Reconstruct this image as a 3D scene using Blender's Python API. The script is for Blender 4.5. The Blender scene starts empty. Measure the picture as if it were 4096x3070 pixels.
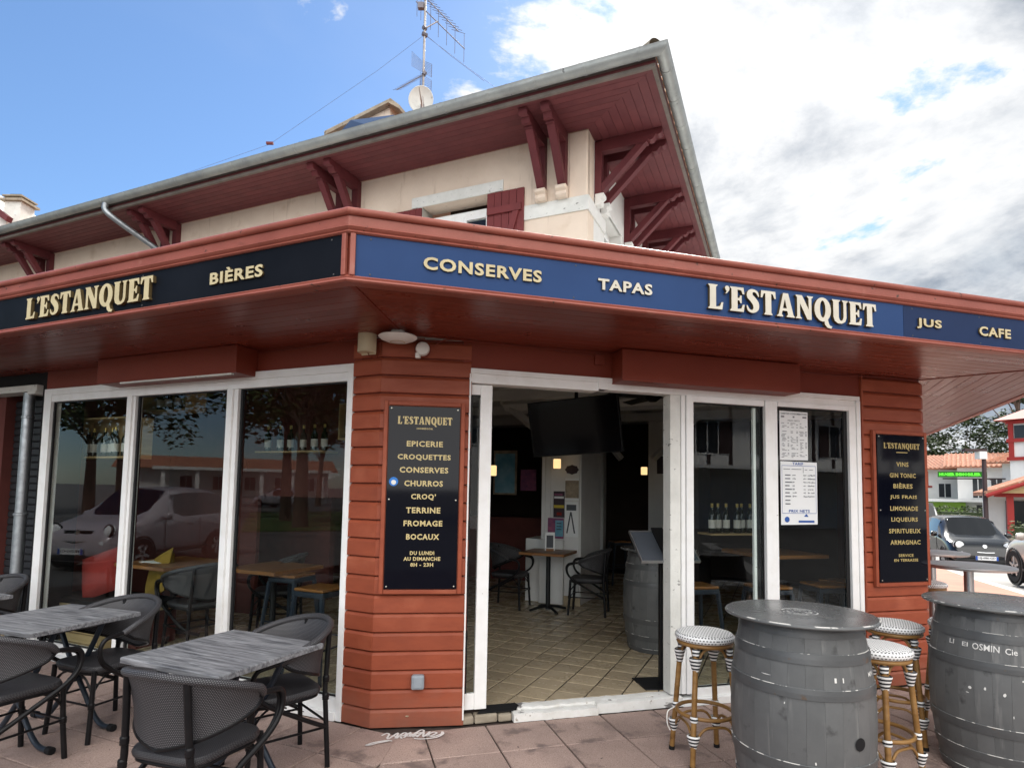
import bpy, bmesh, math, random
from mathutils import Matrix, Vector
random.seed(7)
R = math.radians
S = bpy.context.scene
COL = S.collection

# ---------------------------------------------------------------- camera
cam_data = bpy.data.cameras.new('camera')
cam = bpy.data.objects.new('camera', cam_data); COL.objects.link(cam); S.camera = cam
cam_data.sensor_fit = 'HORIZONTAL'; cam_data.sensor_width = 36.0
cam_data.lens = 2406.0 / 4096 * 36.0
cam_data.shift_y = (1788.0 - 1535.0) / 4096
cam_data.clip_end = 2000; cam_data.clip_start = 0.05
PIT, ROL = 0.0715, 0.01785
cam.matrix_world = Matrix.Translation((0, 0, 1.62)) @ Matrix.Rotation(math.pi/2 + PIT, 4, 'X') @ Matrix.Rotation(ROL, 4, 'Z')

# ---------------------------------------------------------------- light
SUN_AZ, SUN_EL = 21.0, 47.0          # azimuth from +Y towards +X
sd = bpy.data.lights.new('sun', 'SUN'); sd.energy = 2.6; sd.angle = R(11); sd.color = (1, .95, .87)
so = bpy.data.objects.new('sun', sd); COL.objects.link(so)
sv = Vector((math.sin(R(SUN_AZ))*math.cos(R(SUN_EL)), math.cos(R(SUN_AZ))*math.cos(R(SUN_EL)), math.sin(R(SUN_EL))))
so.rotation_euler = sv.to_track_quat('Z', 'Y').to_euler(); so.location = (5, 9, 20)
S.view_settings.view_transform = 'Standard'; S.view_settings.look = 'None'
S.view_settings.gamma = 1.0; S.view_settings.use_curve_mapping = False
S.view_settings.exposure = 1.55
S.cycles.max_bounces = 8; S.cycles.transparent_max_bounces = 16; S.cycles.glossy_bounces = 4
S.cycles.use_denoising = True; S.cycles.caustics_reflective = False; S.cycles.caustics_refractive = False
S.cycles.sample_clamp_indirect = 6

W = bpy.data.worlds.new('World'); S.world = W; W.use_nodes = True
def build_world():
    nt = W.node_tree; nt.nodes.clear(); N = nt.nodes.new; lk = nt.links.new
    out = N('ShaderNodeOutputWorld'); bg = N('ShaderNodeBackground'); lk(bg.outputs[0], out.inputs[0])
    bg.inputs[1].default_value = 0.10
    sky = N('ShaderNodeTexSky'); sky.sky_type = 'NISHITA'; sky.sun_disc = False
    sky.sun_elevation = R(SUN_EL); sky.sun_rotation = R(SUN_AZ); sky.air_density = 1.0; sky.dust_density = 0.3; sky.ozone_density = 2.5
    tc = N('ShaderNodeTexCoord'); D = tc.outputs['Generated']
    def math_(op, a, b=None, c=None, clamp=False):
        n = N('ShaderNodeMath'); n.operation = op; n.use_clamp = clamp
        for i, v in enumerate((a, b, c)):
            if v is None: continue
            if hasattr(v, 'links'): lk(v, n.inputs[i])
            else: n.inputs[i].default_value = v
        return n.outputs[0]
    def dot(vec):
        n = N('ShaderNodeVectorMath'); n.operation = 'DOT_PRODUCT'; lk(D, n.inputs[0]); n.inputs[1].default_value = vec; return n.outputs['Value']
    sep = N('ShaderNodeSeparateXYZ'); lk(D, sep.inputs[0])
    zz = math_('ADD', math_('MAXIMUM', sep.outputs[2], 0.0), 0.28)
    cb = N('ShaderNodeCombineXYZ'); lk(math_('DIVIDE', sep.outputs[0], zz), cb.inputs[0]); lk(math_('DIVIDE', sep.outputs[1], zz), cb.inputs[1])
    def noise(scale, detail, rough, off, dist=0.0):
        mp = N('ShaderNodeMapping'); lk(cb.outputs[0], mp.inputs[0]); mp.inputs['Location'].default_value = off
        n = N('ShaderNodeTexNoise'); n.inputs['Scale'].default_value = scale; n.inputs['Detail'].default_value = detail
        n.inputs['Roughness'].default_value = rough; n.inputs['Distortion'].default_value = dist; lk(mp.outputs[0], n.inputs['Vector']); return n.outputs[0]
    def sstep(x, a, b):
        n = N('ShaderNodeMapRange'); n.interpolation_type = 'SMOOTHSTEP'; lk(x, n.inputs[0]); n.inputs[1].default_value = a; n.inputs[2].default_value = b; return n.outputs[0]
    side = dot((0.80, -0.38, 0.0))                     # clouds bank up to the right; unseen bank behind added to light the front
    big = noise(1.05, 12, .60, (8.3, 1.4, 0), .35)
    fine = noise(5.0, 8, .62, (0.4, 5.2, 0), .1)
    dens = math_('ADD', math_('ADD', math_('MULTIPLY_ADD', big, 1.5, -.25), math_('MULTIPLY', math_('ADD', side, .36), 0.60)), math_('MULTIPLY', math_('SUBTRACT', fine, .5), .34))
    mask = sstep(dens, .54, .61)
    wisp = math_('MULTIPLY', sstep(noise(1.3, 5, .5, (9, 2, 0), .8), .50, .85), .11)
    mask = math_('MAXIMUM', mask, wisp)
    # cloud light and dark: thick parts turn grey, rims and gaps stay white
    shade = noise(1.9, 9, .58, (7.9, 0.9, 0), .35)
    thick = sstep(dens, .60, .84)
    sunward = sstep(dot((sv.x, sv.y, 0.0)), -.25, .30)   # clouds towards the sun show their shaded side, those opposite are lit
    grey = math_('MULTIPLY', math_('MULTIPLY', thick, sstep(shade, .17, .40)), sunward)
    glow = math_('POWER', math_('MAXIMUM', dot(tuple(sv)), 0.0), 26.0)
    mixc = N('ShaderNodeMix'); mixc.data_type = 'RGBA'; lk(math_('POWER', grey, .8), mixc.inputs[0])
    wm = N('ShaderNodeMix'); wm.data_type = 'RGBA'; lk(sunward, wm.inputs[0]); wm.inputs[6].default_value = (11.0, 10.9, 10.7, 1); wm.inputs[7].default_value = (3.5, 3.52, 3.55, 1); lk(wm.outputs[2], mixc.inputs[6])
    gm = N('ShaderNodeMix'); gm.data_type = 'RGBA'; lk(sstep(noise(3.4, 10, .62, (2.2, 7.7, 0), .4), .36, .66), gm.inputs[0]); gm.inputs[6].default_value = (1.0, 1.2, 1.5, 1); gm.inputs[7].default_value = (2.0, 2.2, 2.45, 1); lk(gm.outputs[2], mixc.inputs[7])
    gl = N('ShaderNodeMix'); gl.data_type = 'RGBA'; gl.blend_type = 'ADD'; lk(glow, gl.inputs[0]); lk(mixc.outputs[2], gl.inputs[6]); gl.inputs[7].default_value = (1.6, 1.55, 1.5, 1)
    # sky blue, a little lighter and less violet
    sk = N('ShaderNodeMix'); sk.data_type = 'RGBA'; sk.blend_type = 'MULTIPLY'; sk.inputs[0].default_value = 1; lk(sky.outputs[0], sk.inputs[6]); sk.inputs[7].default_value = (.50, .58, .64, 1)
    fin = N('ShaderNodeMix'); fin.data_type = 'RGBA'; lk(mask, fin.inputs[0]); lk(sk.outputs[2], fin.inputs[6]); lk(gl.outputs[2], fin.inputs[7])
    lk(fin.outputs[2], bg.inputs[0])
build_world()

# ---------------------------------------------------------------- helpers
def frame(o, x):
    x = Vector((x[0], x[1], 0)).normalized(); y = Vector((-x.y, x.x, 0)); m = Matrix.Identity(4)
    m.col[0][:3] = x; m.col[1][:3] = y; m.col[3][:3] = (o[0], o[1], o[2] if len(o) > 2 else 0); return m
XL = (0.91487, -0.40375); XF = (0.96171, 0.27406); XR = (0.40375, 0.91487)
ML = frame((-1.143, 4.317), XL)      # left shop windows: x along the wall, y into the building
MF = frame((-0.306, 4.287), XF)      # front with the open door
MU = frame((0.823, 6.729), XL)       # upper floor, left wall, origin at its corner
MR = frame((0.823, 6.729), XR)       # upper floor, right wall
MG = frame((3.706, 5.430), XR)       # ground floor, right wall

def spl(pts, k=6, closed=False):
    P = [Vector(p) for p in pts]; n = len(P); out = []
    rng = range(n if closed else n-1)
    for i in rng:
        if closed: a, b, c, d = P[(i-1) % n], P[i], P[(i+1) % n], P[(i+2) % n]
        else: a, b, c, d = P[max(i-1, 0)], P[i], P[i+1], P[min(i+2, n-1)]
        for j in range(k):
            t = j/k
            out.append(0.5*((2*b) + (c-a)*t + (2*a-5*b+4*c-d)*t*t + (3*b-a-3*c+d)*t**3))
    if not closed: out.append(P[-1])
    return out

class MB:
    def __init__(s): s.v = []; s.f = []; s.m = []
    def add(s, vs, fs, mi=0, M=None):
        o = len(s.v)
        for p in vs:
            p = Vector(p); s.v.append(M @ p if M else p)
        for f in fs: s.f.append([i+o for i in f]); s.m.append(mi)
        return s
    def box(s, x0, x1, y0, y1, z0, z1, M=None, mi=0):
        return s.add([(x0,y0,z0),(x1,y0,z0),(x1,y1,z0),(x0,y1,z0),(x0,y0,z1),(x1,y0,z1),(x1,y1,z1),(x0,y1,z1)],
                     [(0,3,2,1),(4,5,6,7),(0,1,5,4),(1,2,6,5),(2,3,7,6),(3,0,4,7)], mi, M)
    def prism(s, poly, vec, M=None, mi=0, side=None):
        n = len(poly); vec = Vector(vec); P = [Vector(p) for p in poly]
        fs = [list(range(n))[::-1], list(range(n, 2*n))]
        s.add(P+[p+vec for p in P], fs, mi, M); o = len(s.v)-2*n
        for i in range(n):
            j = (i+1) % n; s.f.append([o+i, o+j, o+j+n, o+i+n]); s.m.append(mi if side is None else side)
        return s
    def loft(s, rings, closed=True, caps=True, M=None, mi=0):
        n = len(rings[0]); vs = [p for r in rings for p in r]; fs = []
        for a in range(len(rings)-1):
            for i in range(n if closed else n-1):
                j = (i+1) % n; fs.append((a*n+i, a*n+j, (a+1)*n+j, (a+1)*n+i))
        if caps and closed: fs.append(list(range(n))[::-1]); fs.append([(len(rings)-1)*n+i for i in range(n)])
        return s.add(vs, fs, mi, M)
    def tube(s, pts, r, n=8, M=None, mi=0, closed=False, caps=True):
        P = [Vector(p) for p in pts]; k = len(P); rr = r if isinstance(r, (list, tuple)) else [r]*k
        rings = []; up = None
        for i in range(k):
            if closed: t = P[(i+1) % k]-P[(i-1) % k]
            else: t = P[min(i+1, k-1)]-P[max(i-1, 0)]
            t.normalize()
            if up is None: up = Vector((0,0,1)) if abs(t.z) < .9 else Vector((1,0,0))
            a = (up - t*up.dot(t)); a.normalize(); b = t.cross(a); up = a
            rings.append([P[i]+(a*math.cos(2*math.pi*q/n)+b*math.sin(2*math.pi*q/n))*rr[i] for q in range(n)])
        if closed: rings.append(rings[0])
        return s.loft(rings, True, caps and not closed, M, mi)
    def lathe(s, prof, n=24, M=None, mi=0, caps=True, a0=0, a1=2*math.pi):
        full = abs(a1-a0-2*math.pi) < 1e-6
        rings = [[(r*math.cos(a0+(a1-a0)*q/(n if full else n-1)), r*math.sin(a0+(a1-a0)*q/(n if full else n-1)), z) for q in range(n)] for r, z in prof]
        return s.loft(rings, full, caps, M, mi)
    def build(s, name, mats, parent=None, smooth=None, bevel=0, bseg=2, wp=False):
        me = bpy.data.meshes.new(name)
        vs = s.v
        if wp and parent is not None: vs = [v-parent.location for v in vs]
        me.from_pydata([tuple(v) for v in vs], [], s.f)
        if not isinstance(mats, (list, tuple)): mats = [mats]
        for m in mats: me.materials.append(M_[m] if isinstance(m, str) else m)
        if len(mats) > 1: me.polygons.foreach_set('material_index', s.m)
        if smooth is not None:
            me.polygons.foreach_set('use_smooth', [True]*len(me.polygons)); me.set_sharp_from_angle(angle=R(smooth))
        uv = getattr(s, 'uv', None)
        if uv:
            ul = me.uv_layers.new(name='uv'); li = [0]*len(me.loops); me.loops.foreach_get('vertex_index', li)
            ul.data.foreach_set('uv', [c for i in li for c in uv[i]])
        me.update()
        o = bpy.data.objects.new(name, me); COL.objects.link(o)
        if parent is not None: o.parent = parent
        if bevel:
            b = o.modifiers.new('bevel', 'BEVEL'); b.width = bevel; b.segments = bseg; b.limit_method = 'ANGLE'; b.angle_limit = R(40); b.harden_normals = False
        return o

def tag(o, label, cat, group=None, kind=None):
    o['label'] = label; o['category'] = cat
    if group: o['group'] = group
    if kind: o['kind'] = kind
    return o
def thing(name, label, cat, loc=(0,0,0), rz=0, group=None):
    o = bpy.data.objects.new(name, None); COL.objects.link(o); o.empty_display_size = .1
    o.location = loc; o.rotation_euler = (0, 0, rz); return tag(o, label, cat, group)
def struct(o): o['kind'] = 'structure'; return o
def dup(o, loc=None, rz=None, label=None, parent=None):
    c = o.copy(); COL.objects.link(c); c.parent = parent
    if loc is not None: c.location = loc
    if rz is not None: c.rotation_euler = (0, 0, rz)
    if label: c['label'] = label
    for ch in list(o.children): dup(ch, parent=c)
    return c
def inst(mesh_obj, name, parent, M=None):
    c = bpy.data.objects.new(name, mesh_obj.data); COL.objects.link(c); c.parent = parent
    if M is not None: c.matrix_local = M
    for md in mesh_obj.modifiers:
        b = c.modifiers.new(md.name, md.type)
        if md.type == 'BEVEL': b.width = md.width; b.segments = md.segments; b.limit_method = 'ANGLE'; b.angle_limit = md.angle_limit
    return c

# ---------------------------------------------------------------- materials
M_ = {}
def mat(name, col, rough=.6, metal=0.0, col2=None, scale=6.0, detail=6, lo=.35, hi=.7, stretch=(1,1,1), bump=0.0, bscale=60.0, bstretch=(1,1,1), spec=.28, coat=0.0,
        spots=None, dirt=None, emit=None, rand=0.0, rvar=0.0, coords='Object'):
    m = bpy.data.materials.new(name); m.use_nodes = True; M_[name] = m
    nt = m.node_tree; b = nt.nodes['Principled BSDF']; N = nt.nodes.new; lk = nt.links.new
    c4 = lambda c: (c[0], c[1], c[2], 1)
    b.inputs['Base Color'].default_value = c4(col); b.inputs['Roughness'].default_value = rough; b.inputs['Metallic'].default_value = metal
    b.inputs['Specular IOR Level'].default_value = spec; b.inputs['Coat Weight'].default_value = coat; b.inputs['Coat Roughness'].default_value = .05
    tc = N('ShaderNodeTexCoord'); src = tc.outputs[coords]
    oi = None
    if rand:
        oi = N('ShaderNodeObjectInfo'); ad = N('ShaderNodeVectorMath'); ad.operation = 'ADD'; sc = N('ShaderNodeVectorMath'); sc.operation = 'SCALE'
        cb = N('ShaderNodeCombineXYZ'); lk(oi.outputs['Random'], cb.inputs[0]); lk(oi.outputs['Random'], cb.inputs[1]); sc.inputs['Scale'].default_value = 37.0
        lk(cb.outputs[0], sc.inputs[0]); lk(src, ad.inputs[0]); lk(sc.outputs[0], ad.inputs[1]); src = ad.outputs[0]
    def nz(sc_, dt, st, rg=.6):
        mp = N('ShaderNodeMapping'); lk(src, mp.inputs[0]); mp.inputs['Scale'].default_value = st
        n = N('ShaderNodeTexNoise'); n.inputs['Scale'].default_value = sc_; n.inputs['Detail'].default_value = dt; n.inputs['Roughness'].default_value = rg
        lk(mp.outputs[0], n.inputs['Vector']); return n
    colsock = None
    if col2 is not None:
        n = nz(scale, detail, stretch); r = N('ShaderNodeMapRange'); lk(n.outputs[0], r.inputs[0]); r.inputs[1].default_value = lo; r.inputs[2].default_value = hi
        mx = N('ShaderNodeMix'); mx.data_type = 'RGBA'; lk(r.outputs[0], mx.inputs[0]); mx.inputs[6].default_value = c4(col); mx.inputs[7].default_value = c4(col2); colsock = mx.outputs[2]
        if rvar:
            rr = N('ShaderNodeMapRange'); lk(n.outputs[0], rr.inputs[0]); rr.inputs[1].default_value = .3; rr.inputs[2].default_value = .7
            rr.inputs[3].default_value = rough-rvar; rr.inputs[4].default_value = rough+rvar; lk(rr.outputs[0], b.inputs['Roughness'])
    if spots:      # list of (colour, scale, threshold, softness[, stretch])
        for sp in spots:
            n = nz(sp[1], 4, sp[4] if len(sp) > 4 else (1,1,1), .55); r = N('ShaderNodeMapRange'); lk(n.outputs[0], r.inputs[0]); r.inputs[1].default_value = sp[2]; r.inputs[2].default_value = sp[2]+sp[3]
            mx = N('ShaderNodeMix'); mx.data_type = 'RGBA'; lk(r.outputs[0], mx.inputs[0])
            if colsock: lk(colsock, mx.inputs[6])
            else: mx.inputs[6].default_value = c4(col)
            mx.inputs[7].default_value = c4(sp[0]); colsock = mx.outputs[2]
    if dirt:       # splash dirt rising from z0: (colour, height, strength)
        sx = N('ShaderNodeSeparateXYZ'); lk(tc.outputs['Object'], sx.inputs[0]); n = nz(9, 6, (1,1,1)); ad = N('ShaderNodeMath'); ad.operation = 'MULTIPLY_ADD'; lk(n.outputs[0], ad.inputs[0]); ad.inputs[1].default_value = -dirt[1]*1.6; lk(sx.outputs[2], ad.inputs[2])
        r = N('ShaderNodeMapRange'); lk(ad.outputs[0], r.inputs[0]); r.inputs[1].default_value = -dirt[1]*.9; r.inputs[2].default_value = dirt[1]*.25; r.inputs[3].default_value = dirt[2]; r.inputs[4].default_value = 0
        mx = N('ShaderNodeMix'); mx.data_type = 'RGBA'; lk(r.outputs[0], mx.inputs[0]); lk(colsock, mx.inputs[6]); mx.inputs[7].default_value = c4(dirt[0]); colsock = mx.outputs[2]
    if rand and rand > 0.011:
        hs = N('ShaderNodeHueSaturation'); mr = N('ShaderNodeMapRange'); lk(oi.outputs['Random'], mr.inputs[0]); mr.inputs[3].default_value = 1-rand; mr.inputs[4].default_value = 1+rand
        lk(mr.outputs[0], hs.inputs['Value'])
        if colsock: lk(colsock, hs.inputs['Color'])
        else: hs.inputs['Color'].default_value = c4(col)
        colsock = hs.outputs[0]
    if colsock: lk(colsock, b.inputs['Base Color'])
    if bump:
        n = nz(bscale, 4, bstretch); bp = N('ShaderNodeBump'); bp.inputs['Strength'].default_value = bump; bp.inputs['Distance'].default_value = .01
        lk(n.outputs[0], bp.inputs['Height']); lk(bp.outputs[0], b.inputs['Normal'])
    if emit: b.inputs['Emission Color'].default_value = c4(emit[0]); b.inputs['Emission Strength'].default_value = emit[1]
    return m

def glass(name, tint=(.92,.95,.94), ior=1.46, rough=0.0):
    m = bpy.data.materials.new(name); m.use_nodes = True; M_[name] = m; nt = m.node_tree; nt.nodes.clear(); N = nt.nodes.new; lk = nt.links.new
    o = N('ShaderNodeOutputMaterial'); mx = N('ShaderNodeMixShader'); t = N('ShaderNodeBsdfTransparent'); g = N('ShaderNodeBsdfGlossy'); f = N('ShaderNodeFresnel')
    f.inputs[0].default_value = ior; t.inputs[0].default_value = (*tint, 1); g.inputs['Roughness'].default_value = rough; g.inputs[0].default_value = (.95,.97,1,1)
    ge = N('ShaderNodeNewGeometry'); sb = N('ShaderNodeMath'); sb.operation = 'SUBTRACT'; sb.inputs[0].default_value = 1; lk(ge.outputs['Backfacing'], sb.inputs[1]); ml = N('ShaderNodeMath'); ml.operation = 'MULTIPLY'; lk(f.outputs[0], ml.inputs[0]); lk(sb.outputs[0], ml.inputs[1])
    lk(ml.outputs[0], mx.inputs[0]); lk(t.outputs[0], mx.inputs[1]); lk(g.outputs[0], mx.inputs[2]); lk(mx.outputs[0], o.inputs[0]); return m
def pattern(name, ca, cb, w, h, mortar, rough=.6, offset=.5, bump=.3, vec='xy', mul=(1,1,1)):
    """woven surface: small rectangles of one colour in a net of the other"""
    m = bpy.data.materials.new(name); m.use_nodes = True; M_[name] = m; nt = m.node_tree; b = nt.nodes['Principled BSDF']; N = nt.nodes.new; lk = nt.links.new
    tc = N('ShaderNodeTexCoord'); br = N('ShaderNodeTexBrick'); br.offset = offset; br.inputs['Scale'].default_value = 1
    br.inputs['Brick Width'].default_value = w; br.inputs['Row Height'].default_value = h; br.inputs['Mortar Size'].default_value = mortar; br.inputs['Mortar Smooth'].default_value = .3
    br.inputs['Color1'].default_value = (*ca, 1); br.inputs['Color2'].default_value = (*ca, 1); br.inputs['Mortar'].default_value = (*cb, 1)
    src = tc.outputs['UV'] if vec == 'uv' else tc.outputs['Object']
    if vec == 'cyl':
        sp = N('ShaderNodeSeparateXYZ'); lk(src, sp.inputs[0]); at = N('ShaderNodeMath'); at.operation = 'ARCTAN2'; lk(sp.outputs[0], at.inputs[0]); lk(sp.outputs[1], at.inputs[1])
        ml = N('ShaderNodeMath'); ml.operation = 'MULTIPLY'; lk(at.outputs[0], ml.inputs[0]); ml.inputs[1].default_value = mul[0]
        cb_ = N('ShaderNodeCombineXYZ'); lk(ml.outputs[0], cb_.inputs[0]); lk(sp.outputs[2], cb_.inputs[1]); src = cb_.outputs[0]
    lk(src, br.inputs['Vector']); lk(br.outputs['Color'], b.inputs['Base Color']); b.inputs['Roughness'].default_value = rough
    bp = N('ShaderNodeBump'); bp.inputs['Strength'].default_value = bump; bp.inputs['Distance'].default_value = .004; lk(br.outputs['Fac'], bp.inputs['Height']); lk(bp.outputs[0], b.inputs['Normal'])
    return m
def stripes(name, ca, cb, scale, axis='Z', rough=.6):
    m = bpy.data.materials.new(name); m.use_nodes = True; M_[name] = m; nt = m.node_tree; b = nt.nodes['Principled BSDF']; N = nt.nodes.new; lk = nt.links.new
    tc = N('ShaderNodeTexCoord'); w = N('ShaderNodeTexWave'); w.wave_type = 'BANDS'; w.bands_direction = axis; w.inputs['Scale'].default_value = scale; w.inputs['Distortion'].default_value = .6; w.inputs['Detail'].default_value = 1
    lk(tc.outputs['Object'], w.inputs['Vector']); r = N('ShaderNodeValToRGB'); r.color_ramp.elements[0].position = .45; r.color_ramp.elements[1].position = .55
    r.color_ramp.elements[0].color = (*ca, 1); r.color_ramp.elements[1].color = (*cb, 1); lk(w.outputs[0], r.inputs[0]); lk(r.outputs[0], b.inputs['Base Color']); b.inputs['Roughness'].default_value = rough
    return m

# paint, timber and walls
mat('siding', (.315,.073,.034), .50, col2=(.255,.057,.027), scale=5, stretch=(1,1,3), bump=.12, bscale=50, bstretch=(.25,.25,3), rand=.08, rvar=.08, spots=[((.42,.12,.07), 55, .73, .05), ((.40,.115,.06), 2.2, .56, .2), ((.24,.058,.031), 3.0, .60, .2, (1,1,2)), ((.10,.05,.04), 38, .76, .02)], dirt=((.22,.10,.07), .28, .55))
mat('canopy_paint', (.20,.036,.019), .45, col2=(.165,.028,.015), scale=1.3, bump=.06, bscale=40, rvar=.10)
mat('soffit_paint', (.20,.036,.020), .30, spec=.35, col2=(.165,.029,.016), scale=1.1, bump=.04, bscale=30, rand=.05, rvar=.06)
mat('moulding', (.325,.100,.072), .40, col2=(.255,.072,.052), scale=3.0, lo=.4, hi=.75, spots=[((.07,.04,.03), 20, .68, .03), ((.38,.15,.115), 9, .62, .2), ((.22,.07,.05), 4, .62, .1, (1,1,5))], bump=.15, bscale=45)
mat('fascia_blue', (.025,.062,.17), .34, spec=.10, col2=(.019,.048,.138), scale=1.6, lo=.3, hi=.75, spots=[((.06,.10,.2), 26, .74, .05)], bump=.02, bscale=6)
mat('fascia_black', (.006,.007,.010), .34, spec=.08, col2=(.012,.0135,.018), scale=1.4, spots=[((.08,.09,.11), 24, .765, .03)], bump=.02, bscale=6)
mat('fascia_navy', (.012,.026,.075), .34, spec=.10, col2=(.015,.032,.092), scale=2, bump=.02, bscale=6)
mat('letter_face', (.60,.51,.31), .5, col2=(.50,.42,.25), scale=9)
mat('letter_face_pale', (.64,.60,.50), .5, col2=(.56,.52,.43), scale=9)
mat('letter_side', (.10,.07,.03), .5)
mat('gold_print', (.62,.50,.24), .4)
mat('board_black', (.003,.0035,.008), .05, spec=.20)
mat('white_paint', (.86,.86,.85), .38, col2=(.77,.76,.73), scale=7, lo=.45, hi=.8, spots=[((.42,.40,.36), 30, .72, .06)], bump=.05, bscale=40)
mat('worn_white', (.80,.80,.78), .6, col2=(.66,.64,.6), scale=9, spots=[((.20,.19,.185), 7, .61, .05, (1,1,3)), ((.36,.32,.27), 21, .66, .05)], bump=.3, bscale=30)
mat('gasket', (.012,.012,.013), .5)
mat('stucco', (.78,.655,.535), .9, col2=(.70,.575,.465), scale=2.2, bump=.35, bscale=180, spots=[((.60,.46,.34), 3.0, .60, .2), ((.55,.43,.33), 5, .62, .15, (3,3,.25)), ((.45,.36,.28), 40, .74, .04)])
mat('stucco_white', (.78,.77,.74), .9, col2=(.70,.69,.66), scale=2.2, bump=.3, bscale=160)
mat('old_white', (.74,.74,.70), .8, col2=(.62,.62,.58), scale=6, spots=[((.25,.25,.23), 14, .66, .03, (1,1,2.5))], bump=.25, bscale=60)
mat('maroon', (.135,.030,.034), .55, col2=(.10,.022,.026), scale=4, bump=.12, bscale=40, bstretch=(.3,.3,2), rand=.06)
mat('maroon_soffit', (.145,.038,.040), .6, col2=(.11,.028,.032), scale=5, stretch=(1,1,1), bump=.1, bscale=40, rand=.07)
mat('shutter_red', (.17,.032,.032), .55, col2=(.135,.026,.026), scale=5, bump=.12, bscale=40, rand=.05)
mat('zinc', (.40,.415,.40), .50, metal=.40, col2=(.28,.295,.29), scale=3.5, lo=.35, hi=.7, spots=[((.15,.15,.15), 16, .70, .05, (1,1,.4))], bump=.05, bscale=14, rvar=.1)
mat('galv', (.36,.38,.40), .42, metal=.8, col2=(.25,.27,.285), scale=18, rvar=.12)
mat('old_timber', (.20,.17,.15), .8, col2=(.14,.12,.105), scale=6, bump=.2, bscale=40)
mat('zinc_dark', (.10,.10,.10), .6)
mat('tile_roof', (.42,.20,.12), .85, col2=(.28,.15,.10), scale=5, spots=[((.45,.38,.26), 8, .60, .1), ((.10,.09,.07), 12, .64, .08)], bump=.4, bscale=30, rand=.15)
mat('tile_orange', (.40,.17,.10), .85, col2=(.28,.12,.075), scale=3, spots=[((.48,.36,.26), 5, .58, .1), ((.10,.07,.05), 7, .60, .08)], rand=.12)
mat('stone', (.36,.31,.24), .9, col2=(.24,.20,.15), scale=9, bump=.6, bscale=25, spots=[((.10,.09,.07), 15, .62, .08)])
mat('black_metal', (.010,.010,.012), .38, bump=.05, bscale=30)
mat('black_matt', (.008,.008,.009), .75)
mat('grey_box', (.30,.34,.38), .5, col2=(.26,.29,.33), scale=30)
mat('beige_plastic', (.62,.55,.38), .5, col2=(.54,.47,.32), scale=6)
mat('white_plastic', (.82,.81,.77), .35)
mat('screw', (.6,.58,.5), .3, metal=.9)
# paving
mat('paving', (.44,.318,.273), .88, col2=(.31,.225,.196), scale=2.2, detail=9, lo=.3, hi=.7, rand=.10, bump=.5, bscale=140, spots=[((.60,.48,.42), 170, .58, .10), ((.18,.125,.11), 120, .57, .10), ((.19,.14,.127), 4.5, .57, .12), ((.58,.50,.46), 60, .71, .03), ((.15,.115,.105), 1.3, .60, .14), ((.05,.042,.04), 13, .72, .02)])
mat('joint', (.09,.066,.056), .95, col2=(.035,.027,.024), scale=7, spots=[((.16,.13,.11), 3.0, .55, .2)], bump=.3, bscale=90)
mat('floor_tile', (.47,.385,.265), .26, col2=(.34,.27,.18), scale=5, lo=.3, hi=.75, rand=.10, bump=.08, bscale=60, rvar=.1, spots=[((.36,.30,.22), 14, .62, .1)])
mat('grout', (.025,.018,.014), .9)
mat('asphalt', (.11,.108,.105), .9, col2=(.08,.079,.077), scale=.6, bump=.3, bscale=60, spots=[((.16,.155,.15), 90, .60, .08)])
mat('street', (.33,.32,.31), .9, col2=(.27,.265,.255), scale=.6, bump=.3, bscale=60, spots=[((.40,.39,.37), 90, .60, .08)])
mat('brick_walk', (.42,.24,.18), .9, col2=(.34,.19,.15), scale=1.5, bump=.2, bscale=60)
mat('grass', (.05,.09,.025), .9, col2=(.08,.12,.04), scale=3)
mat('tag_white', (.80,.78,.76), .7)
mat('black_stain', (.03,.026,.026), .7)
glass('pane'); glass('car_glass', (.25,.28,.30), 1.6); glass('dark_glass', (.05,.06,.07), 1.6)
# furniture
mat('laminate', (.27,.272,.285), .42, col2=(.080,.082,.092), scale=3.2, detail=10, lo=.40, hi=.66, stretch=(1.2,14,14), rand=.011, bump=.08, bscale=30, bstretch=(1,10,10), spots=[((.40,.41,.43), 4.2, .58, .14, (1.5,22,22))])
mat('leg_steel', (.022,.030,.044), .34, metal=.25, col2=(.035,.045,.06), scale=8)
mat('rattan_black', (.007,.007,.008), .33, col2=(.012,.011,.012), scale=20, spec=.2)
pattern('textilene', (.155,.15,.16), (.014,.0135,.016), .0085, .0075, .0024, .55, bump=.5, vec='uv')
pattern('textilene_seat', (.085,.083,.088), (.022,.021,.024), .0085, .0075, .0024, .5, bump=.5, vec='uv')
pattern('stool_weave', (.022,.022,.028), (.80,.80,.79), .019, .0145, .0053, .5, bump=.35, vec='xy')
pattern('stool_weave_side', (.022,.022,.028), (.80,.80,.79), .020, .016, .0056, .5, bump=.35, vec='cyl', mul=(.18,1,1))
stripes('wrap', (.018,.018,.024), (.82,.82,.80), 15, 'Z')
mat('bamboo', (.30,.165,.055), .36, col2=(.20,.10,.032), scale=7, stretch=(1,1,4), spots=[((.10,.05,.02), 12, .68, .06)], rand=.011)
mat('barrel_paint', (.135,.138,.138), .44, col2=(.095,.098,.099), scale=3, lo=.35, hi=.7, bump=.10, bscale=40, bstretch=(3,3,.3), rvar=.08, rand=.05, spots=[((.055,.056,.056), 9, .62, .12), ((.20,.20,.195), 5, .60, .15, (3,3,.4))])
mat('hoop_paint', (.092,.095,.097), .36, spec=.4, col2=(.070,.072,.074), scale=5, spots=[((.10,.07,.05), 12, .66, .05), ((.5,.49,.46), 30, .73, .03)], bump=.1, bscale=30)
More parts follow.
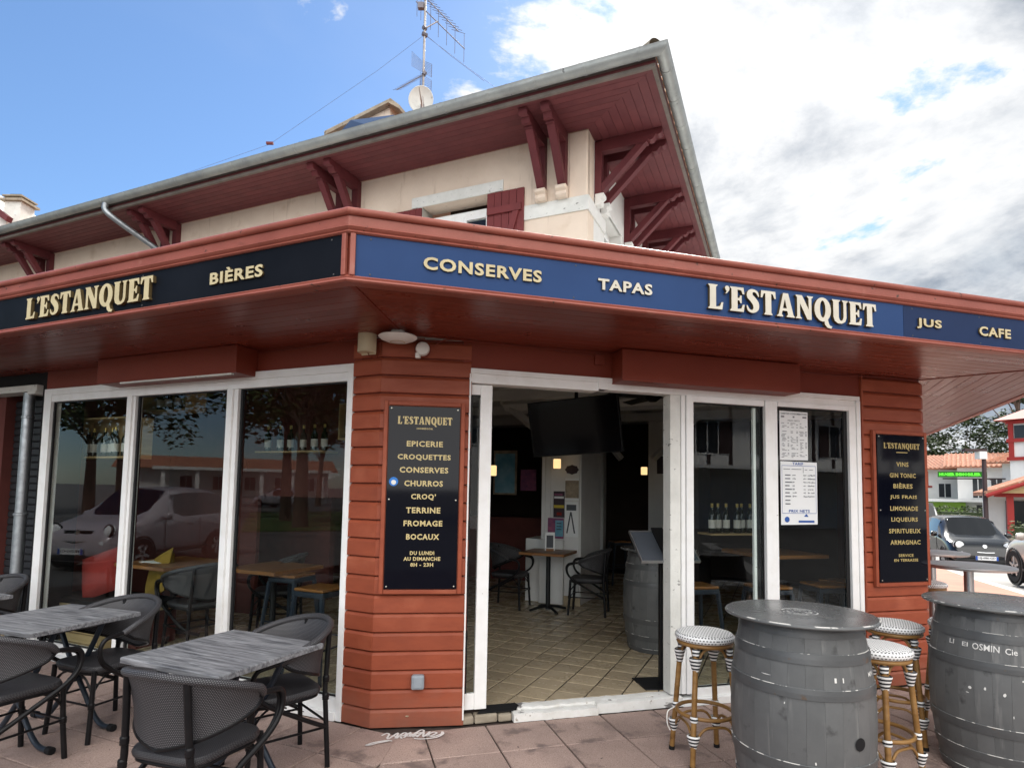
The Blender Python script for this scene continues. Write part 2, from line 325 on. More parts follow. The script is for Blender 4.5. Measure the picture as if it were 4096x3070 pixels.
mat('barrel_edge', (.125,.128,.128), .5, spots=[((.60,.58,.54), 6, .53, .02), ((.60,.58,.54), 33, .62, .03)])
mat('barrel_top', (.13,.133,.133), .24, col2=(.09,.093,.094), scale=2.4, lo=.35, hi=.7, rvar=.1, bump=.05, bscale=50, spots=[((.17,.17,.165), 5, .60, .15)])
mat('chip_white', (.72,.71,.68), .7)
mat('alu', (.46,.47,.48), .36, metal=.9, col2=(.5,.51,.52), scale=12)
mat('wood_top', (.26,.115,.035), .35, col2=(.17,.07,.02), scale=3, stretch=(1,12,12), lo=.35, hi=.7)
mat('pine', (.50,.36,.19), .6, col2=(.38,.26,.12), scale=3, stretch=(1,1,10))
mat('pale_wood', (.55,.42,.24), .55)
# ================================================================ ground
def lerp(a, b, t): return Vector(a)*(1-t)+Vector(b)*t
def ground_z(x, y):
    t = x*XR[0]+y*XR[1]; return -0.031*max(0.0, t-9.0)
def build_ground():
    mb = MB()
    # one sheet out to the horizon, falling gently with the street on the right
    xs = [-900,-300,-120,-60,-30,-15,-8,0,4,7,9,11,14,18,24,32,45,65,100,180,400,900]; ys = [-900,-300,-120,-60,-30,-15,-6,-2,1.5,4,6,8,10,12,15,19,25,33,45,65,100,180,400,900]
    vs = [(x, y, -.03+ground_z(x, y) if abs(x) < 500 and abs(y) < 500 else -.03+max(-6, ground_z(x, y))) for y in ys for x in xs]; nx = len(xs)
    vs = [(x, y, max(z, -3.2)) for x, y, z in vs]
    fs = [(j*nx+i, j*nx+i+1, (j+1)*nx+i+1, (j+1)*nx+i) for j in range(len(ys)-1) for i in range(nx-1)]
    mb.add(vs, fs); g = struct(mb.build('ground', 'asphalt'))
    # terrace pavement: mortar bed with slabs laid on it
    WCx, WCy = -0.75, 4.14
    bed = MB(); bed.prism([(-9,-4,-.024),(4.72,-4,-.024),(4.72,4.9,-.024),(3.75,5.35,-.024),(-.3,4.4,-.024),(-1.1,4.4,-.024),(-8.5,7.6,-.024),(-9,7.6,-.024)], (0,0,.012))
    pv = struct(bed.build('pavement', 'joint'))
    # slabs: two fields, each square to its own front; they meet on the bisector in front of the pillar
    bx = Vector((-.70, 4.30)); bd = Vector((XL[0]+XF[0], XL[1]+XF[1])).normalized(); bn = Vector((bd.x, bd.y))
    dirb = Vector((bd.y, -bd.x))       # towards the street
    def clip(poly, p, n):              # keep side n.(q-p) >= 0
        out = []
        for i in range(len(poly)):
            a, b = poly[i], poly[(i+1) % len(poly)]; da, db = (a-p).dot(n), (b-p).dot(n)
            if da >= 0: out.append(a)
            if da*db < 0: out.append(a+(b-a)*(da/(da-db)))
        return out
    cnt = 0; tmpl = {}
    def slab(poly, parent):
        nonlocal cnt
        if len(poly) < 3: return
        c = sum(poly, Vector((0,0)))/len(poly)
        area = abs(sum(poly[i].x*poly[(i+1) % len(poly)].y-poly[(i+1) % len(poly)].x*poly[i].y for i in range(len(poly))))/2
        if area < .004: return
        m = MB(); dz = random.uniform(-.002, .002); ch = .005
        n = len(poly); lo = [Vector((p.x, p.y, -.02)) for p in poly]
        hi1 = [Vector((p.x, p.y, -ch*.7+dz)) for p in poly]; hi = [Vector((c.x+(p.x-c.x)*(1-ch/.3), c.y+(p.y-c.y)*(1-ch/.3), dz)) for p in poly]
        m.loft([lo, hi1, hi], True, False); m.f.append([2*n+i for i in range(n)]); m.m.append(0)
        m.build('paving_slab', 'paving', parent); cnt += 1
    gap = .0055
    def field(Mx, s0, s1, d0, d1, sx, sy, keep, ox=0, stag=0):
        ns, nd = int((s1-s0)/sx+.01), int((d1-d0)/sy+.01)
        for j in range(nd):
            for i in range(ns):
                x0 = s0+i*sx+(stag*(j % 2)); y0 = d0+j*sy
                q = [Mx @ Vector((x, y, 0)) for x, y in ((x0+gap, y0+gap), (x0+sx-gap, y0+gap), (x0+sx-gap, y0+sy-gap), (x0+gap, y0+sy-gap))]
                q = [Vector((p.x, p.y)) for p in q]
                q = clip(q, bx, bn if keep > 0 else -bn)
                if len(q) < 3: continue
                c = sum(q, Vector((0,0)))/len(q)
                if c.y < 1.55 or c.x < -4.6 or c.x > 4.8: continue
                slab(q, pv)
    field(ML, -5.4, 2.0, -.040-9*.43, -.0398, .43, .43, -1)
    field(MF, -2.0, 5.4, -.045-8*.4347, -.0448, .43, .4347, 1, stag=0)
    # the strip past the front corner continues along the side street as brickwork
    bw = MB(); bw.add([(4.725,-4,-.008),(6.2,-4,-.008),(6.2,3.2,-.008),(4.725,4.4,-.008),(4.725,4.9,-.008),(3.8,5.4,-.008),(8.35,8.6,-.008),(6.05,10.2,-.008),(11,14.5,-.008+ground_z(11,14.5)),(7.9,14.5,-.008+ground_z(7.9,14.5)),(13.6,20,-.008+ground_z(13.6,20)),(10.6,20,-.008+ground_z(10.6,20))], [(0,1,2,3),(3,2,6,7,5,4),(7,6,8,9),(9,8,10,11)])
    struct(bw.build('side_walk', 'brick_walk'))
    sr = MB(); P = [(6.0,2.9),(8.2,8.5),(10.9,14.2),(13.6,19.8),(28,50),(40,75),(62,68),(40,30),(24,6),(14,-6)]; cx, cy = 22, 22
    rings = [[(x, y, -.022+ground_z(x, y)) for x, y in P], [(cx+(x-cx)*.5, cy+(y-cy)*.5, -.022+ground_z(cx+(x-cx)*.5, cy+(y-cy)*.5)) for x, y in P]]
    sr.loft(rings, True, False); sr.f.append([len(P)+i for i in range(len(P))]); sr.m.append(0); struct(sr.build('side_street', 'street'))
    kb = MB(); kb.tube([(6.25,3.1,-.02),(8.35,8.6,-.02),(11,14.4,-.02+ground_z(11,14.4)),(13.7,20,-.02+ground_z(13.7,20))], .06, 4); struct(kb.build('kerb', 'stucco_white'))
    return pv
PAV = build_ground()

# ================================================================ the cafe building
B = thing('cafe_building', 'corner cafe with red timber shopfront, wrap-around canopy and cream upper floor', 'building', (-0.9, 4.3, 0))
def bp(mb, name, mats, parent=None, **k):
    par = parent or B
    o = mb.build(name, mats, None, **k); o.parent = par
    o.matrix_parent_inverse = Matrix.Identity(4)
    p = par; off = Vector((0,0,0))
    while p is not None: off += p.location; p = p.parent
    o.location = -off
    return o

# --- floor and tiles
FZ = .08
fl = MB(); fl.prism([ML @ Vector(p) for p in ((-5,.06,.01),(0.05,.06,.01))]+[Vector((-.9,4.28,.01)), Vector((-.31,4.36,.01))]+[MF @ Vector(p) for p in ((0,.05,.01),(4.05,.05,.01))]+[MG @ Vector((8.4,.08,.01)), ML @ Vector((-5,8.6,.01))], (0,0,FZ-.016))
FLOOR = struct(fl.build('shop_floor', 'grout'))
def tiles():
    base = MB(); t = .24; g = .0065; h = .008
    base.loft([[(g,g,0),(t-g,g,0),(t-g,t-g,0),(g,t-g,0)], [(g,g,h*.6),(t-g,g,h*.6),(t-g,t-g,h*.6),(g,t-g,h*.6)], [(g+.004,g+.004,h),(t-g-.004,g+.004,h),(t-g-.004,t-g-.004,h),(g+.004,t-g-.004,h)]])
    b0 = base.build('floor_tile', 'floor_tile', FLOOR); b0.location = (0,0,-50)
    rest = MB(); n = 0; MFi = MF.inverted(); cand = []
    for j in range(0, 33):
        for i in range(-19, 19):
            p = ML @ Vector((i*t, .08+j*t, FZ-.006)); c = ML @ Vector((i*t+t/2, .08+j*t+t/2, 0)); f = MFi @ c
            if (MG.inverted() @ c).y < .12: continue
            cs = [MFi @ (ML @ Vector((i*t+dx, .08+j*t+dy, 0))) for dx, dy in ((g,g),(t-g,g),(t-g,t-g),(g,t-g))]
            if f.x > -.1 and min(q.y for q in cs) < .105:
                out = []
                for k in range(4):
                    A_, B2 = cs[k], cs[(k+1) % 4]; da, db = A_.y-.105, B2.y-.105
                    if da >= 0: out.append(A_)
                    if da*db < 0: out.append(A_+(B2-A_)*(da/(da-db)))
                if len(out) > 2: mq = MB(); mq.prism([MF @ Vector((q.x, q.y, FZ-.006)) for q in out], (0,0,h)); mq.build('floor_tile', 'floor_tile', FLOOR)
                continue
            if f.y < .15: continue
            # seen through the door or the panes?
            th = f.x > -.2
            cand.append((c.y if th else c.y*1.6+abs(c.x)*.3, i, j, p, f, c))
    cand.sort(key=lambda q: q[0])
    for q in cand:
        _, i, j, p, f, c = q
        m = ML.to_3x3().to_4x4(); m.translation = p
        if n < 290:
            if n == 0: b0.matrix_local = m; n += 1; continue
            inst(b0, 'floor_tile', FLOOR, m); n += 1
        else: rest.box(g, t-g, g, t-g, 0, h, m)
    r = rest.build('floor_tile', 'floor_tile', FLOOR); r['kind'] = 'stuff'
tiles()

# --- walls round the room, ceiling, flat roof behind the fascia
def wall(name, mats, boxes, M):
    mb = MB()
    for b in boxes: mb.box(*b, M)
    return bp(mb, name, mats)
mat('room_dark', (.13,.036,.030), .8, col2=(.09,.027,.022), scale=3)
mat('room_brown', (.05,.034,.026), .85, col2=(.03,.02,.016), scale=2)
mat('room_white', (.74,.74,.73), .8, col2=(.66,.66,.65), scale=3)
wall('rear_wall', 'room_brown', [(-4.7, 3.85, 8.6, 8.75, 0, 3.0)], ML)
wall('end_wall', 'room_dark', [(-4.75, -4.6, .1, 8.6, 0, 3.0)], ML)
wall('partition', 'room_dark', [(-4.6, -2.9, 3.2, 3.3, 0, 3.0)], ML)
wall('side_wall', 'room_brown', [(.3, 8.6, .06, .14, 0, 3.0)], MG)
cl = MB(); cl.prism([ML @ Vector(p) for p in ((-4.75,.05,3.0),(0,.05,3.0))]+[MF @ Vector(p) for p in ((0,.05,3.0),(4.05,.05,3.0))]+[MG @ Vector((8.5,.08,3.0)), ML @ Vector((-4.75,8.75,3.0))], (0,0,.06)); bp(cl, 'ceiling', 'room_white')
for i in range(5):
    cb = MB(); cb.box(-4.6, min(.3+2.2*i, 3.8), 1.1+i*1.45, 1.22+i*1.45, 2.86, 2.998, ML); bp(cb, 'ceiling_beam', 'room_white', bevel=.006)
wall('lintel', 'canopy_paint', [(-3.70, 0.06, -.012, .10, 2.517, 2.695)], ML)
wall('lintel', 'canopy_paint', [(-0.06, 3.50, -.012, .10, 2.492, 2.695)], MF)
wall('lintel_core', 'room_brown', [(-4.7, 0.02, .02, .12, 2.70, 3.0)], ML); wall('lintel_core', 'room_brown', [(0, 4.1, .02, .12, 2.70, 3.0)], MF)

# --- canopy: mitred in plan
Cn = Vector((-0.870, 3.060, 0))                      # fascia corner over the pillar
def isect(p, d, q, e):
    den = d[0]*e[1]-d[1]*e[0]; t = ((q[0]-p[0])*e[1]-(q[1]-p[1])*e[0])/den; return Vector((p[0]+d[0]*t, p[1]+d[1]*t, 0))
WC = isect(ML.translation, XL, MF.translation, XF)
WC2 = Vector((3.706, 5.430, 0))
nR_ = Vector((XR[1], -XR[0], 0))
Cr = isect(Cn, XF, Vector(WC2)+nR_*1.15, XR)
Lend_w = ML @ Vector((-7.5, 0, 0)); Lend_f = Cn - Vector((*XL, 0))*7.6
Rend_w = MG @ Vector((8.0, 0, 0)); Rend_f = Cr + Vector((*XR, 0))*8.6
SZ = 2.690
CAN = bp(MB().prism([p+Vector((0,0,SZ+.03)) for p in (Lend_w, Lend_f, Cn, Cr, Rend_f, Rend_w, WC2, WC)], (0,0,.02)), 'canopy', 'canopy_paint')
def soffit(w0, w1, f0, f1, n, parent=CAN, z=SZ, matn='soffit_paint', gap=.0016, th=.016, name='soffit_board'):
    for i in range(n):
        a, b = i/n, (i+1)/n; e = gap/2/((f0-w0).length/n)/n
        q = [lerp(w0, f0, a+e), lerp(w1, f1, a+e), lerp(w1, f1, b-e), lerp(w0, f0, b-e)]
        mb = MB(); ch = .0035; c = sum(q, Vector())/4
        bot = [p+Vector((0,0,z)) for p in q]; ins = []
        d = (q[3]-q[0]).normalized()
        bi = [q[0]+d*ch, q[1]+d*ch, q[2]-d*ch, q[3]-d*ch]
        mb.loft([[p+Vector((0,0,z+th)) for p in q], [p+Vector((0,0,z+ch)) for p in q], [p+Vector((0,0,z)) for p in bi]], True, True)
        bp(mb, name, matn, parent)
soffit(Lend_w, WC, Lend_f, Cn, 11); soffit(WC, WC2, Cn, Cr, 11); soffit(WC2, Rend_w, Cr, Rend_f, 12)
# mitre cover strips
for a, b in ((WC, Cn), (WC2, Cr)):
    m = MB(); d = (b-a).normalized(); n = Vector((-d.y, d.x, 0))*.016
    m.prism([a+n+Vector((0,0,SZ-.006)), b+n+Vector((0,0,SZ-.006)), b-n+Vector((0,0,SZ-.006)), a-n+Vector((0,0,SZ-.006))], (0,0,.010)); bp(m, 'mitre_strip', 'canopy_paint', CAN)
# fascia: profile swept round the two corners; o = distance out from the panel face
def mit(p0, p1, p2):
    d1 = (p1-p0).normalized(); d2 = (p2-p1).normalized(); n1 = Vector((d1.y, -d1.x, 0)); n2 = Vector((d2.y, -d2.x, 0)); m = (n1+n2); return m/ m.dot(n1)
PATH = [Lend_f, Cn, Cr, Rend_f]
nn = lambda a, b: Vector(((b-a).normalized().y, -(b-a).normalized().x, 0))
MIT = [nn(PATH[0], PATH[1]), mit(*PATH[0:3]), mit(*PATH[1:4]), nn(PATH[2], PATH[3])]
def sweep(prof, name, matn, parent=CAN, segs=(0,1,2), smooth=None, path=PATH, mits=MIT):
    for i in segs:
        rings = [[path[k]+mits[k]*o+Vector((0,0,z)) for o, z in prof] for k in (i, i+1)]
        m = MB(); m.loft(rings, True, True); bp(m, name, matn, parent, smooth=smooth)
def rnd(cx, cz, r, a0, a1, n=5): return [(cx+r*math.cos(R(a0+(a1-a0)*i/n)), cz+r*math.sin(R(a0+(a1-a0)*i/n))) for i in range(n+1)]
sweep([(-.05,2.682),(.020,2.682),(.030,2.690),(.026,2.700),(.014,2.704),(.018,2.711),(.010,2.719),(-.05,2.719)], 'lower_moulding', 'moulding')
sweep([(-.05,2.943),(.010,2.943),(.020,2.950),(.014,2.960),(.022,2.966),(.030,2.976),(.018,2.984),(.018,3.034),(-.05,3.034)], 'upper_moulding', 'moulding')
sweep([(-.06,3.036),(.018,3.036)]+rnd(.022,3.056,.020,-90,120,7)+[(-.06,3.078)], 'top_roll', 'moulding', smooth=40)
# backing of the panels and the deck
sweep([(-.05,2.719),(-.008,2.719),(-.008,2.943),(-.05,2.943)], 'fascia_core', 'canopy_paint')
dk = MB().prism([p+Vector((0,0,3.02)) for p in (Lend_w, Lend_f, Cn, Cr, Rend_f, Rend_w, MG @ Vector((8,1.5,0)), MU @ Vector((.0,.1,0)), MU @ Vector((-9,.1,0)))], (0,0,.02)); bp(dk, 'flat_roof', 'zinc_dark', CAN)
MfL = frame((Cn.x, Cn.y), XL); MfF = frame((Cn.x, Cn.y), XF); MfR = frame((Cr.x, Cr.y), XR)
def panel(Mx, s0, s1, m): bp(MB().box(s0, s1, -.004, .006, 2.716, 2.946, Mx), 'fascia_panel', m, CAN)
panel(MfL, -7.5, -2.462, 'fascia_black'); panel(MfL, -2.459, -.035, 'fascia_black')
LF = (Cr-Cn).length
panel(MfF, .035, 2.456, 'fascia_blue'); panel(MfF, 2.459, 3.689, 'fascia_blue'); panel(MfF, 3.692, LF-.03, 'fascia_navy'); panel(MfR, .03, 8.4, 'fascia_navy')
for Mx, a, b in ((MfL, -.034, -.008), (MfF, .006, .034)):
    bp(MB().box(a, b, -.020, .004, 2.719, 2.9435, Mx), 'corner_trim', 'moulding', CAN, bevel=.004)
for Mx, s in ((MfL, -.10), (MfL, -1.6), (MfL, -3.2), (MfF, .12), (MfF, 1.25), (MfF, 2.38), (MfF, 3.75), (MfF, 4.4)):
    for z in (2.735, 2.925):
        m = MB(); m.lathe([(.0,.003),(.004,.002),(.005,0)], 8, Mx @ Matrix.Translation((s+random.uniform(-.02,.02), -.0045, z)) @ Matrix.Rotation(R(90), 4, 'X')); bp(m, 'panel_screw', 'zinc_dark', CAN)

# --- box covers under the canopy (roller awning housings)
bp(MB().box(-2.60, -.95, -.22, -.014, 2.474, 2.688, ML), 'awning_housing', 'canopy_paint', bevel=.004)
bp(MB().box(1.10, 2.685, -.20, -.014, 2.447, 2.684, MF), 'awning_housing', 'canopy_paint', bevel=.004)
bp(MB().box(-2.3, -1.0, -.214, -.19, 2.462, 2.4735, ML), 'awning_bar', 'old_white'); bp(MB().box(2.686, 2.80, -.06, -.014, 2.50, 2.684, MF), 'housing_end', 'canopy_paint')

# --- boarded pillars
PC = Vector((-0.925, 4.207, 0)); PL0 = ML @ Vector((0.004,0,0)); PR0 = MF @ Vector((0.0,0,0))
def boarded(pts, z0, z1, pitch, name, back, th=.024, ext=(0,0)):
    core = MB(); core.prism([p+Vector((0,0,z0)) for p in pts+back], (0,0,z1-z0)); par = bp(core, name, 'canopy_paint')
    # mitred outward normals
    ns = [nn(pts[i], pts[i+1]) for i in range(len(pts)-1)]; mits = [ns[0]]+[mit(*pts[i-1:i+2]) for i in range(1, len(pts)-1)]+[ns[-1]]
    k = 0; z = z0
    while z < z1-.02:
        h = min(pitch, z1-z); prof = [(0.0005,z+.002),(th,z+.004),(th,z+h*.80),(th*.55,z+h*.93),(.0005,z+h*.985)]
        for i in range(len(pts)-1):
            e0 = (pts[i]-pts[i+1]).normalized()*(random.uniform(.0,.010) if i == 0 else 0); e1 = (pts[i+1]-pts[i]).normalized()*(random.uniform(.0,.008) if i == len(pts)-2 else 0)
            rings = [[pts[i]+e0+mits[i]*o+Vector((0,0,q)) for o, q in prof], [pts[i+1]+e1+mits[i+1]*o+Vector((0,0,q)) for o, q in prof]]
            m = MB(); m.loft(rings, True, True); bp(m, 'plank', 'siding', par, bevel=.0025, bseg=1)
        z += pitch
    return par
boarded([PL0, PC, PR0], 0.0, 2.685, .1272, 'pillar', [PR0+Vector((-.05,.16,0)), PL0+Vector((.10,.12,0))])
r0 = MF @ Vector((3.495,0,0)); r1 = MF @ Vector((4.15,0,0))
boarded([MF @ Vector((3.475,.10,0)), r0+Vector((0,0,0)), r1, MG @ Vector((.02,0,0))+Vector((.0,.0,0)), MG @ Vector((7.9,0,0))], 0.0, 2.685, .1272, 'pillar', [MG @ Vector((7.9,.25,0)), MG @ Vector((.2,.2,0)), MF @ Vector((3.6,.2,0))])
bp(MB().box(3.478, 3.494, -.03, .02, 0.0, 2.684, MF), 'edge_trim', 'siding')

# --- left shop window
fr = MB()
for b in ((-3.70,-3.59,-.03,.07,0,2.515), (-.05,.0,-.03,.07,0,2.515), (-3.59,-.05,-.03,.07,2.455,2.515), (-3.59,-.05,-.022,.06,2.39,2.4545), (-3.59,-.05,-.022,.06,.06,.15), (-3.59,-.05,-.045,.07,0,.0595)): fr.box(*b, ML)
SW = bp(fr, 'shop_window', 'white_paint', bevel=.004)
for a, b in ((-2.466,-2.36), (-1.245,-1.126)):
    m = MB(); m.box(a, a+.062, -.034, .05, .151, 2.389, ML); m.box(a+.064, b-.012, -.018, .05, .151, 2.389, ML); bp(m, 'mullion', 'white_paint', SW, bevel=.003)
for a, b in ((-3.59,-2.466), (-2.36,-1.245), (-1.126,-.05)):
    bp(MB().box(a, b, .018, .024, .15, 2.39, ML), 'window_pane', 'pane', SW)
    m = MB(); m.box(a-.001, a+.022, .000, .0175, .15, 2.39, ML); m.box(a+.022, b, .004, .0175, .15, .162, ML); m.box(a+.022, b, .004, .0175, 2.38, 2.39, ML); bp(m, 'gasket', 'gasket', SW)
m = MB(); m.box(-.50,-.47,-.047,-.044,.02,.032,ML); m.box(-.40,-.31,-.047,-.044,.024,.03,ML); bp(m, 'drain_slot', 'gasket', SW)

# --- front: head rails, open sliding leaf, fixed panes
hd = MB()
for b in ((-.005,3.46,-.03,.09,2.452,2.49), (-.005,.99,-.022,.09,2.386,2.4515), (1.0,3.46,-.016,.09,2.40,2.4515), (.985,1.06,-.034,.05,2.40,2.489)): hd.box(*b, MF)
DW = bp(hd, 'door_front', 'white_paint', bevel=.003)
m = MB(); m.box(1.61,1.700,-.010,.10,.085,2.399,MF); bp(m, 'door_jamb', 'old_white', DW, bevel=.003)
m = MB(); m.box(1.704,1.738,-.02,.06,.085,2.399,MF); m.box(1.744,1.807,-.03,.05,.085,2.399,MF); bp(m, 'door_jamb', 'white_paint', DW, bevel=.003)
m = MB()
for b in ((1.807,2.475,-.026,.05,2.351,2.399), (1.807,3.46,-.026,.05,.055,.12), (1.70,3.46,-.05,.06,.0,.0545), (2.482,2.545,-.032,.05,.1205,2.399), (2.550,2.609,-.02,.05,.1205,2.399), (3.344,3.415,-.026,.05,.1205,2.399), (3.418,3.46,-.034,.05,.1205,2.451), (2.61,3.344,-.026,.05,2.36,2.399)): m.box(*b, MF)
bp(m, 'window_frame', 'white_paint', DW, bevel=.003)
m = MB(); m.box(2.405,2.43,.026,.05,.13,2.35,MF); m.box(2.43,2.475,.02,.03,.13,2.35,MF, 1); bp(m, 'inner_stile', ['white_paint','gasket'], DW)
for a, b, z0, z1 in ((1.807,2.481,.12,2.351), (2.609,3.344,.12,2.36)):
    bp(MB().box(a, b, .012, .018, z0, z1, MF), 'window_pane', 'pane', DW)
    g = MB(); g.box(a, a+.010, .0, .0115, z0, z1, MF); g.box(b-.035 if a > 2.5 else b-.01, b, .0, .0115, z0, z1, MF); g.box(a+.01, b-.035, .0, .0115, z0, z0+.01, MF); g.box(a+.01, b-.035, .0, .0115, z1-.012, z1, MF); bp(g, 'gasket', 'gasket', DW)
# leaf
m = MB()
for b in ((.080,.167,.012,.05,.09,2.380), (-.03,.0795,.016,.046,2.305,2.380), (-.03,.0795,.016,.046,.09,.20)): m.box(*b, MF)
LEAF = bp(m, 'sliding_leaf', 'white_paint', bevel=.003)
bp(MB().box(-.03,.0795,.028,.034,.20,2.305,MF), 'leaf_pane', 'pane', LEAF)
bp(MB().box(.010,.0795,.018,.027,2.290,2.304,MF).box(.010,.022,.018,.027,.20,2.29,MF), 'gasket', 'gasket', LEAF)
m = MB(); m.box(-.012,-.002,-.03,.06,0.04,2.45,MF); bp(m, 'door_jamb', 'white_paint', DW)
# threshold: stones, worn painted boards, black rubber flap
rs = random.Random(3)
for a, b in ((-.03,.075), (.08,.245), (.25,.35)):
    m = MB(); h = rs.uniform(.052,.066); m.prism([MF @ Vector(p) for p in ((a,-.012-rs.random()*.012,0),(b,-.012-rs.random()*.012,0),(b,.10,0),(a,.10,0))], (0,0,h)); bp(m, 'threshold_stone', 'stone', bevel=.012)
def ragged(a, b, y0, y1, z0, z1, n, sd, name, mt):
    q = random.Random(sd); top = []
    rings = []
    for i in range(n+1):
        s = a+(b-a)*i/n; e = q.uniform(-1,1)
        rings.append([MF @ Vector((s, y0+e*.004, z0)), MF @ Vector((s, y0+e*.006, z1-.006+e*.004)), MF @ Vector((s, y0+.02, z1+e*.004)), MF @ Vector((s, y1, z1+e*.003)), MF @ Vector((s, y1, z0))])
    m = MB(); m.loft(rings, True, True); return bp(m, name, mt, smooth=30)
ragged(.354, .993, -.050, .02, 0, .058, 16, 5, 'threshold_board', 'worn_white')
ragged(.996, 1.70, -.030, .03, 0, .074, 16, 6, 'threshold_board', 'worn_white')
ragged(.40, 1.62, .022, .10, 0, .080, 22, 8, 'threshold_board', 'worn_white')
m = MB(); m.prism([MF @ Vector(p) for p in ((.10,-.006,.066),(.36,.0,.064),(.42,.05,.074),(.40,.09,.083),(.17,.085,.083))], (0,0,.006)); bp(m, 'rubber_flap', 'black_matt')

# --- dark roller shutter bay at the far left with its lintel
bay = MB(); bay.box(-7.4,-3.704,.25,.35,0,2.69,ML); bay.box(-3.76,-3.704,-.01,.35,0,2.69,ML); bay.box(-7.4,-3.77,.0,.25,2.56,2.69,ML)
BAY = bp(bay, 'shutter_bay', 'black_matt')
sl = MB(); sl.prism([(-5.6,.20,0),(-5.6,.19,.012),(-5.6,.192,.062),(-5.6,.205,.070)], (1.74,0,0)); s0 = sl.build('slat', mat('slat_black', (.020,.021,.024), .5, rand=.011))
s0.parent = BAY; s0.matrix_local = Matrix.Translation(-Vector(BAY.location)-Vector(B.location)) @ ML; base = s0.matrix_local.copy(); base.translation = s0.matrix_local.translation
off = Vector(BAY.location)+Vector(B.location)
for i in range(34):
    mm = Matrix.Translation((0,0,0)) @ ML.copy(); mm.translation = ML.translation + Vector((0,0,.02+i*.072)) - off
    if i == 0: s0.matrix_local = mm
    else: inst(s0, 'slat', BAY, mm)
m = MB(); m.box(-6,-3.78,-.06,.10,2.50,2.565,ML); m.box(-3.90,-3.772,-.075,.06,2.47,2.499,ML); bp(m, 'shutter_lintel', 'old_white', bevel=.006)

# --- cables along the soffit
def cable(pts, name='cable', r=.004, mt='canopy_paint'): 
    m = MB(); m.tube(spl(pts, 5), r, 5); return bp(m, name, mt, smooth=60)
cable([ML @ Vector((-1.2,-.02,2.66)), ML @ Vector((-.5,-.018,2.668)), ML @ Vector((-.1,-.02,2.69)), PC+Vector((-.05,-.05,2.655)), PC+Vector((.12,-.04,2.672)), PC+Vector((.30,-.035,2.674))])
cable([PC+Vector((.36,-.03,2.62)), PC+Vector((.45,-.04,2.668)), MF @ Vector((.0,-.05,2.675)), MF @ Vector((.5,-.02,2.672)), MF @ Vector((.9,-.02,2.655)), MF @ Vector((1.0,-.02,2.64))])
cable([MF @ Vector((2.80,-.02,2.668)), MF @ Vector((3.2,-.02,2.66)), MF @ Vector((3.6,-.04,2.675)), MF @ Vector((4.1,-.04,2.672))])
bp(MB().box(.955,1.035,-.035,-.013,2.585,2.665,MF), 'junction_box', 'canopy_paint', bevel=.004)
# ================================================================ upper floor
EZ = 5.838                                  # eave soffit
OL_, OR_ = .74, .895                        # overhangs
def uw(name, mt, boxes, M, parent=None, **k):
    m = MB()
    for b in boxes: m.box(*b, M)
    return bp(m, name, mt, parent, **k)
# walls with window openings (y = 0 outer face)
UW = uw('upper_wall', 'stucco', [(-16,-2.24,0,.25,3.0,5.83), (-1.28,0,0,.25,3.0,5.83), (-2.24,-1.28,0,.25,3.0,3.9), (-2.24,-1.28,0,.25,5.29,5.83)], MU)
uw('upper_wall', 'stucco_white', [(.0005,.74,0.0005,.25,3.0,5.83), (1.60,9,0.0005,.25,3.0,5.83), (.74,1.60,0.0005,.25,3.0,3.9), (.74,1.60,0.0005,.25,5.20,5.83)], MR)
uw('corner_pier', 'stucco', [(-.235,.0,-.012,.1,5.0,5.834)], MU, bevel=.02)
# painted stone band and lintels
uw('string_band', 'old_white', [(-.79,.012,-.016,.01,4.866,5.04)], MU)
uw('string_band', 'stucco_white', [(-.002,.74,-.017,.01,4.866,5.04), (.70,1.70,-.016,.01,5.20,5.36)], MR)
uw('window_lintel', 'old_white', [(-2.40,-1.075,-.014,.01,5.292,5.432)], MU)
uw('window_reveal', 'old_white', [(-2.30,-2.24,-.012,.25,3.9,5.29)], MU)
def casement(M, a, b, z1, y=.16):
    m = MB(); z0 = 3.9; c = (a+b)/2
    for q in ((a,a+.06,y,y+.06,z0,z1),(b-.06,b,y,y+.06,z0,z1),(a+.06,b-.06,y,y+.06,z1-.06,z1),(c-.05,c+.05,y-.012,y+.06,z0,z1-.061)): m.box(*q, M)
    for s0, s1 in ((a+.06,c-.05),(c+.05,b-.06)):
        m.box(s0, s0+.045, y-.01, y+.05, z0, z1-.061, M); m.box(s1-.045, s1, y-.01, y+.05, z0, z1-.061, M); m.box(s0+.045, s1-.045, y-.01, y+.05, z1-.12, z1-.061, M)
    w = bp(m, 'upper_window', 'white_paint', bevel=.003)
    for s0, s1 in ((a+.105,c-.095),(c+.095,b-.105)): bp(MB().box(s0, s1, y+.02, y+.026, z0, z1-.12, M), 'window_pane', 'pane', w)
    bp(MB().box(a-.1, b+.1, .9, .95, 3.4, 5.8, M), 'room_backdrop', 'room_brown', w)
casement(MU, -2.24, -1.28, 5.20); casement(MR, .74, 1.60, 5.20)
